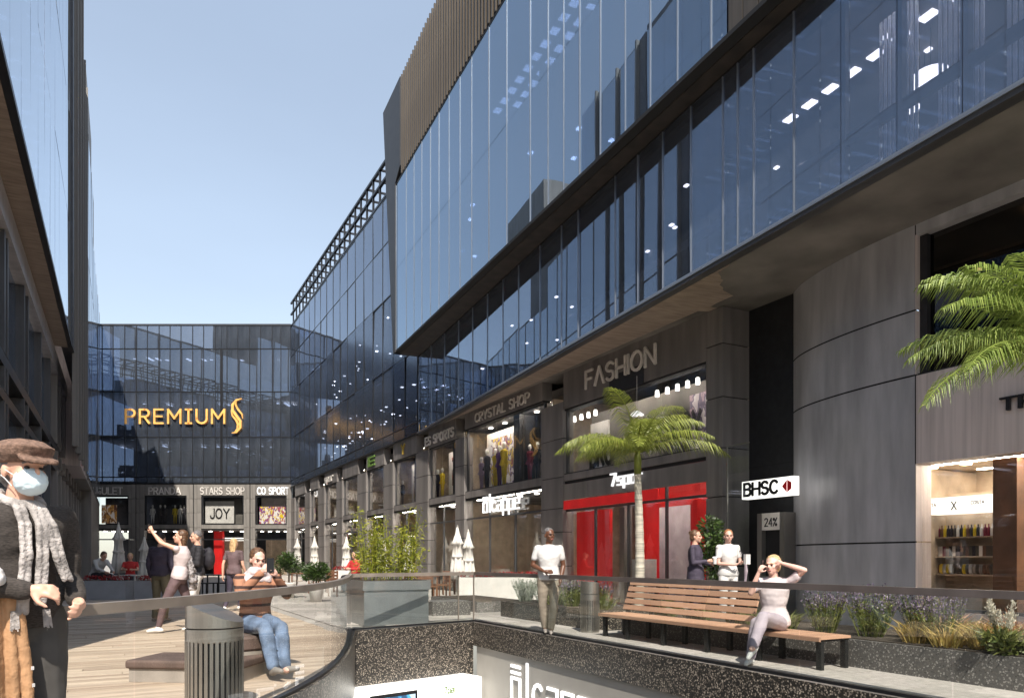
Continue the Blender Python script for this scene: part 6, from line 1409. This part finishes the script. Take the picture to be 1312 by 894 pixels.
b = MB(); loft(b, [(V(0, .05, .99), .21, .13, V(1, 0, 0), V(0, 1, 0)), (V(0, .03, 1.07), .15, .11, V(1, 0, 0), V(0, 1, 0)), (V(0, .0, 1.13), .10, .10, V(1, 0, 0), V(0, 1, 0)), (V(0, -.0, 1.16), .085, .085, V(1, 0, 0), V(0, 1, 0))]); remesh(b, 'scarf', 'cloth_pink', rJ, .011, 3, wr=.014, seed=4, fr=12)
c = W_(rJ, (.01, -.37, 1.18)); ph = thing('phone', 'dark phone held up by the seated man in jeans', 'phone', tuple(c), R(38)); bx('body', ph, 'phone_black', -.038, .038, -.004, .004, -.075, .075)
# --- woman taking a picture, arms raised
p = px(229, 12.5); J = dict(pelvis=(0, .02, .95), chest=(0, .06, 1.26), neck=(0, .06, 1.45), head=(0, .03, 1.60), sl=(.165, .0, 1.40), sr=(-.165, -.0, 1.40), el=(.15, -.24, 1.50), wl=(.06, -.40, 1.69), er=(-.15, -.25, 1.47), wr=(-.06, -.41, 1.66),
         kl=(.09, -.20, .50), al=(.07, -.30, .09), kr=(-.09, .12, .50), ar=(-.07, .22, .10))
rS, _ = person('woman in a pale lilac tank top holding a phone up at arm\'s length', (p.x, p.y, .02), -78, J, 1.0, 'skin_light', 'cloth_pink', 'none', 'cloth_plum', 'shoe_white', ('long', 'hair_brown'), hyaw=8, hpitch=-8, female=True, handd=((-.1, -.4, .9), (.1, -.4, .9)), curl=(.9, .9), palm_n=((-1, 0, .2), (1, 0, .2)), legloose=.006, leglen=.95, seed=8)
c = W_(rS, (0, -.46, 1.78)); ph = thing('phone', 'phone held up for a picture by the woman in the tank top', 'phone', tuple(c), R(-78)); bx('body', ph, 'phone_black', -.075, .075, -.004, .004, -.038, .038)
b = MB(); loft(b, [(V(-.02, .16, 1.30), .05, .03, V(1, 0, 0), V(0, 1, 0)), (V(.0, .20, 1.1), .12, .05, V(1, 0, 0), V(0, 1, 0)), (V(.0, .24, .86), .16, .06, V(1, 0, 0), V(0, 1, 0)), (V(0, .22, .7), .10, .04, V(1, 0, 0), V(0, 1, 0))])
mat('shawl_grey', (0.22, 0.2, 0.2), .9, vary=.8, scale=14)
c0 = len(b.v); remesh(b, 'shawl', 'shawl_grey', rS, .012, 2, wr=.03, seed=2, fr=11)
# --- man in dark behind her, man with backpack, woman walking away
p = px(206, 14.6); person('man in a dark jacket standing behind the photographing woman, seen from behind', (p.x, p.y, .02), 170, {}, 1.0, 'skin_light', 'cloth_navy', 'long', 'cloth_olive', 'shoe_grey', ('short', 'hair_dark'), jacket=True, loose=.022, seed=12, hem=-.16)
p = px(252, 14.4); J = dict(er=(-.26, .0, 1.12), wr=(-.08, -.20, 1.08), el=(.25, -.02, 1.12), wl=(.08, -.22, 1.10), kl=(.1, -.1, .5), ar=(-.1, .14, .1))
rK, _ = person('man in a black jacket and pale trousers carrying a round black backpack', (p.x, p.y, .02), -60, J, 1.02, 'skin_light', 'cloth_black', 'mid', 'cloth_white', 'shoe_white', ('crop', 'hair_grey'), jacket=True, loose=.02, seed=14)
c = W_(rK, (0, .22, 1.22)); bk = thing('backpack', 'rounded black backpack on the back of the man in black', 'backpack', tuple(c), R(-60)); b = MB(); ellip(b, (0, 0, 0), .15, .11, .22); remesh(b, 'body', 'cloth_dark', bk, .014, 2, wr=.006); b = MB(); b.tube([(-.1, -.06, .18), (-.11, -.22, .17), (-.12, -.34, .02)], .015, 6); b.build('strap', 'cloth_dark', bk); b = MB(); b.tube([(.1, -.06, .18), (.11, -.22, .17), (.12, -.34, .02)], .015, 6); b.build('strap', 'cloth_dark', bk)
p = px(300, 17.4); J = dict(kr=(-.08, -.22, .54), ar=(-.06, -.12, .13), kl=(.09, .04, .50), al=(.10, .22, .12), el=(.23, .10, 1.13), wl=(.24, .10, .86), er=(-.23, .0, 1.12), wr=(-.25, -.12, .88))
person('blond woman in a brown T-shirt and dark jeans walking away across the deck', (p.x, p.y, .02), 168, J, .98, 'skin_light', 'cloth_plum', 'short', 'cloth_navy', 'shoe_white', ('long', 'hair_blond'), female=True, legloose=.006, seed=16)
# --- woman with pale scarf further back beside the seated man
p = px(343, 18.6); J = dict(er=(-.25, -.05, 1.13), wr=(-.05, -.28, 1.30), el=(.25, -.05, 1.13), wl=(.05, -.28, 1.28))
# --- cafe guests
p = px(125, 24.6); J = dict(pelvis=(0, .1, .52), chest=(0, -.06, .80), neck=(0, -.22, .98), head=(0, -.31, 1.09), sl=(.19, -.16, .93), sr=(-.19, -.16, .93), hl=(.09, .0, .5), hr=(-.09, .0, .5), kl=(.11, -.42, .5), al=(.1, -.4, .1), kr=(-.11, -.42, .5), ar=(-.1, -.4, .1), el=(.22, -.34, .70), wl=(.14, -.55, .62), er=(-.22, -.34, .70), wr=(-.14, -.55, .62))
person('cafe guest in a white shirt and dark trousers bending forward over the planter', (p.x, p.y, .16), 62, J, 1.1, 'skin_light', 'cloth_white', 'long', 'cloth_black', 'shoe_grey', ('short', 'hair_brown'), hpitch=25, vox=.016, seed=20)
J = dict(pelvis=(0, .05, .5), chest=(0, .02, .82), neck=(0, .0, 1.03), head=(0, -.03, 1.17), sl=(.18, .02, .96), sr=(-.18, .02, .96), hl=(.09, 0, .48), hr=(-.09, 0, .48), kl=(.1, -.42, .5), al=(.1, -.42, .1), kr=(-.1, -.42, .5), ar=(-.1, -.42, .1), el=(.24, -.12, .74), wl=(.12, -.34, .76), er=(-.24, -.12, .74), wr=(-.12, -.34, .76))
p = px(167, 25.5); person('cafe guest in a red top sitting between the two closed parasols', (p.x, p.y, .10), 20, J, 1.05, 'skin_light', 'cloth_red', 'short', 'cloth_black', 'shoe_grey', ('short', 'hair_blond'), vox=.016, female=True, seed=22)
p = px(455, 25.0); person('guest in a bright red top sitting left of the bamboo', (p.x, p.y, .10), -30, J, 1.1, 'skin_light', 'cloth_red', 'long', 'cloth_black', 'shoe_grey', ('short', 'hair_dark'), vox=.016, seed=24)
for u, Y, lb_, rz_ in ((125, 24.7, 'dark stool under the crouching guest in white', 1.0), (167, 25.6, 'dark stool under the seated guest in red by the parasols', .3), (455, 25.1, 'dark stool under the guest in red left of the bamboo', .5)):
    c = px(u, Y); st_o = thing('stool', lb_, 'stool', (c.x, c.y, 0), rz_, 'dark cafe stools'); b = MB(); b.lathe([(.18, .4), (.19, .47), (.1, .48)], 14); b.build('seat', 'dark_metal', st_o); 
    for q in range(4): b = MB(); b.tube([(.13*math.cos(q*1.57), .13*math.sin(q*1.57), 0), (.1*math.cos(q*1.57), .1*math.sin(q*1.57), .4)], .014, 6); b.build('leg', 'dark_metal', st_o)
# --- elderly man with cap and mask close behind the left railing
Yo = 3.42; p = px(23, Yo); yo = 62
J = dict(pelvis=(0, .02, .96), chest=(0, .02, 1.27), neck=(0, -.0, 1.475), head=(.0, -.045, 1.615), sl=(.215, .02, 1.40), sr=(-.215, .02, 1.40), el=(.265, .05, 1.12), wl=(.17, -.17, 1.02), er=(-.28, -.03, 1.12), wr=(-.10, -.26, 1.08))
ro, Q = person('elderly man in a brown flat cap, face mask, grey scarf and dark wool jacket', (p.x, p.y, .02), yo, J, 1.015, 'skin_light', 'wool_jacket', 'long', 'cloth_charcoal', 'shoe_grey', ('short', 'hair_grey'), hyaw=0, vox=.009, handd=(None, (.7, -.7, -.05)), curl=(.7, .9), palm_n=(None, (.3, .6, -.6)), jacket=True, loose=.020, hem=-.17, belly=.03, seed=31, topname='jacket', legloose=.03)
Hh = rotm(0); hc = Vector(J['head'])
b = MB(); X, Y_ = Hh @ V(1, 0, 0), Hh @ V(0, 1, 0)
loft(b, [(hc+Hh @ V(0, .03, .024), .092, .112, X, Y_), (hc+Hh @ V(0, .018, .06), .112, .135, X, Y_), (hc+Hh @ V(0, .0, .095), .112, .135, X, Y_), (hc+Hh @ V(0, .01, .128), .075, .09, X, Y_), (hc+Hh @ V(0, .015, .138), .03, .04, X, Y_)])
loft(b, [(hc+Hh @ V(0, -.118, .026), .078, .058, X, (Hh @ V(0, 1, .25)).normalized()), (hc+Hh @ V(0, -.112, .048), .08, .062, X, (Hh @ V(0, 1, .25)).normalized())])
remesh(b, 'flat_cap', 'tweed_cap', ro, .006, 4, wr=.002, seed=3, fr=14)
b = MB(); ellip(b, hc+Hh @ V(0, -.055, -.055), .070, .066, .066, Hh @ Matrix.Rotation(R(-8), 3, 'X'))
mk = remesh(b, 'face_mask', 'mask_blue', ro, .005, 2, wr=.0025, seed=5, fr=40)
b = MB()
for s in (-1, 1):
    b.tube([hc+Hh @ V(s*.068, -.04, -.03), hc+Hh @ V(s*.082, .0, -.005), hc+Hh @ V(s*.085, .022, -.005)], .0022, 5); b.tube([hc+Hh @ V(s*.066, -.03, -.08), hc+Hh @ V(s*.08, .0, -.045), hc+Hh @ V(s*.084, .022, -.03)], .0022, 5)
b.build('mask_loop', 'cloth_white', ro)
b = MB()
for i in range(9):
    a = math.pi*2*i/9; a2 = math.pi*2*(i+1)/9; caps(b, (.085*math.cos(a), -.005+.085*math.sin(a), 1.48-.03*math.sin(a)*-1), .026, (.085*math.cos(a2), -.005+.085*math.sin(a2), 1.48-.03*math.sin(a2)*-1), .026)
for (x0, x1, z1, y1) in ((-.05, -.085, .98, -.175), (.02, -.015, 1.02, -.185), (.04, .11, 1.12, -.178)):
    pr_ = [V(x0, -.10, 1.45), V(x0*.8+x1*.2, -.165, 1.36), V((x0+x1)/2, -.19, 1.22), V(x1, y1-.015, z1)]
    for i in range(3):
        for o_ in (-.014, .014): caps(b, pr_[i]+V(o_, .004*(o_ != 0), 0), .0145, pr_[i+1]+V(o_*1.1, 0, 0), .013, 8)
remesh(b, 'scarf', 'scarf_grey', ro, .006, 3, wr=.003, seed=9, fr=14)
b = MB()
for i in range(16): b.tube([V(-.13+i*.004+(.10 if i > 7 else 0), -.19, .99), V(-.135+i*.005+(.10 if i > 7 else 0), -.195, .91+rnd.uniform(-.01, .01))], .003, 4)
b.build('scarf_fringe', 'scarf_grey', ro)
# coat over the arm and shopping parcel
c = W_(ro, (-.20, -.15, 1.0)); ct = thing('coat', 'tan coat draped over the forearm of the elderly man', 'coat', tuple(c), R(yo)); ct.scale = (.66, .66, .95)
b = MB()
for i in range(9):
    x = -.20+i*.042; z_ = -.62-.10*math.sin(i*1.3)-.04*(i % 2); y_ = .02*math.sin(i*2.1)
    caps(b, (x*.8, y_, .06), .030, (x+.01*math.sin(i*3), y_-.02, -.25), .036, 9); caps(b, (x+.01*math.sin(i*3), y_-.02, -.25), .036, (x*1.15, y_*1.6, z_), .030, 9)
caps(b, (.16, -.02, .04), .04, (.21, -.03, -.25), .042); caps(b, (.21, -.03, -.25), .042, (.25, -.04, -.62), .036)
remesh(b, 'cloth', 'coat_tan', ct, .009, 2, wr=.005, seed=2, fr=12)
for k in range(5): o = piece('button', ct, 'cloth_white', .232+.006*k-.008, .232+.006*k+.008, -.085, -.078, -.28-.08*k-.008, -.28-.08*k+.008)
c = W_(ro, (-.24, -.22, 1.13)); pcl = thing('paper_parcel', 'white paper parcel held under the hand of the elderly man', 'parcel', tuple(c), R(yo)+.3); b = MB(); caps(b, (-.10, 0, 0), .045, (.03, 0, .01), .05, 8); remesh(b, 'body', 'cloth_white', pcl, .010, 1, wr=.01, fr=14)
bpy.data.scenes.remove(TMP)
for o in bpy.data.objects:
    if o.type == 'MESH' and o.parent and o.name.split('.')[0] in ('foliage', 'flowers', 'blades', 'stems', 'plumes', 'scarf_fringe'): o['kind'] = 'stuff'
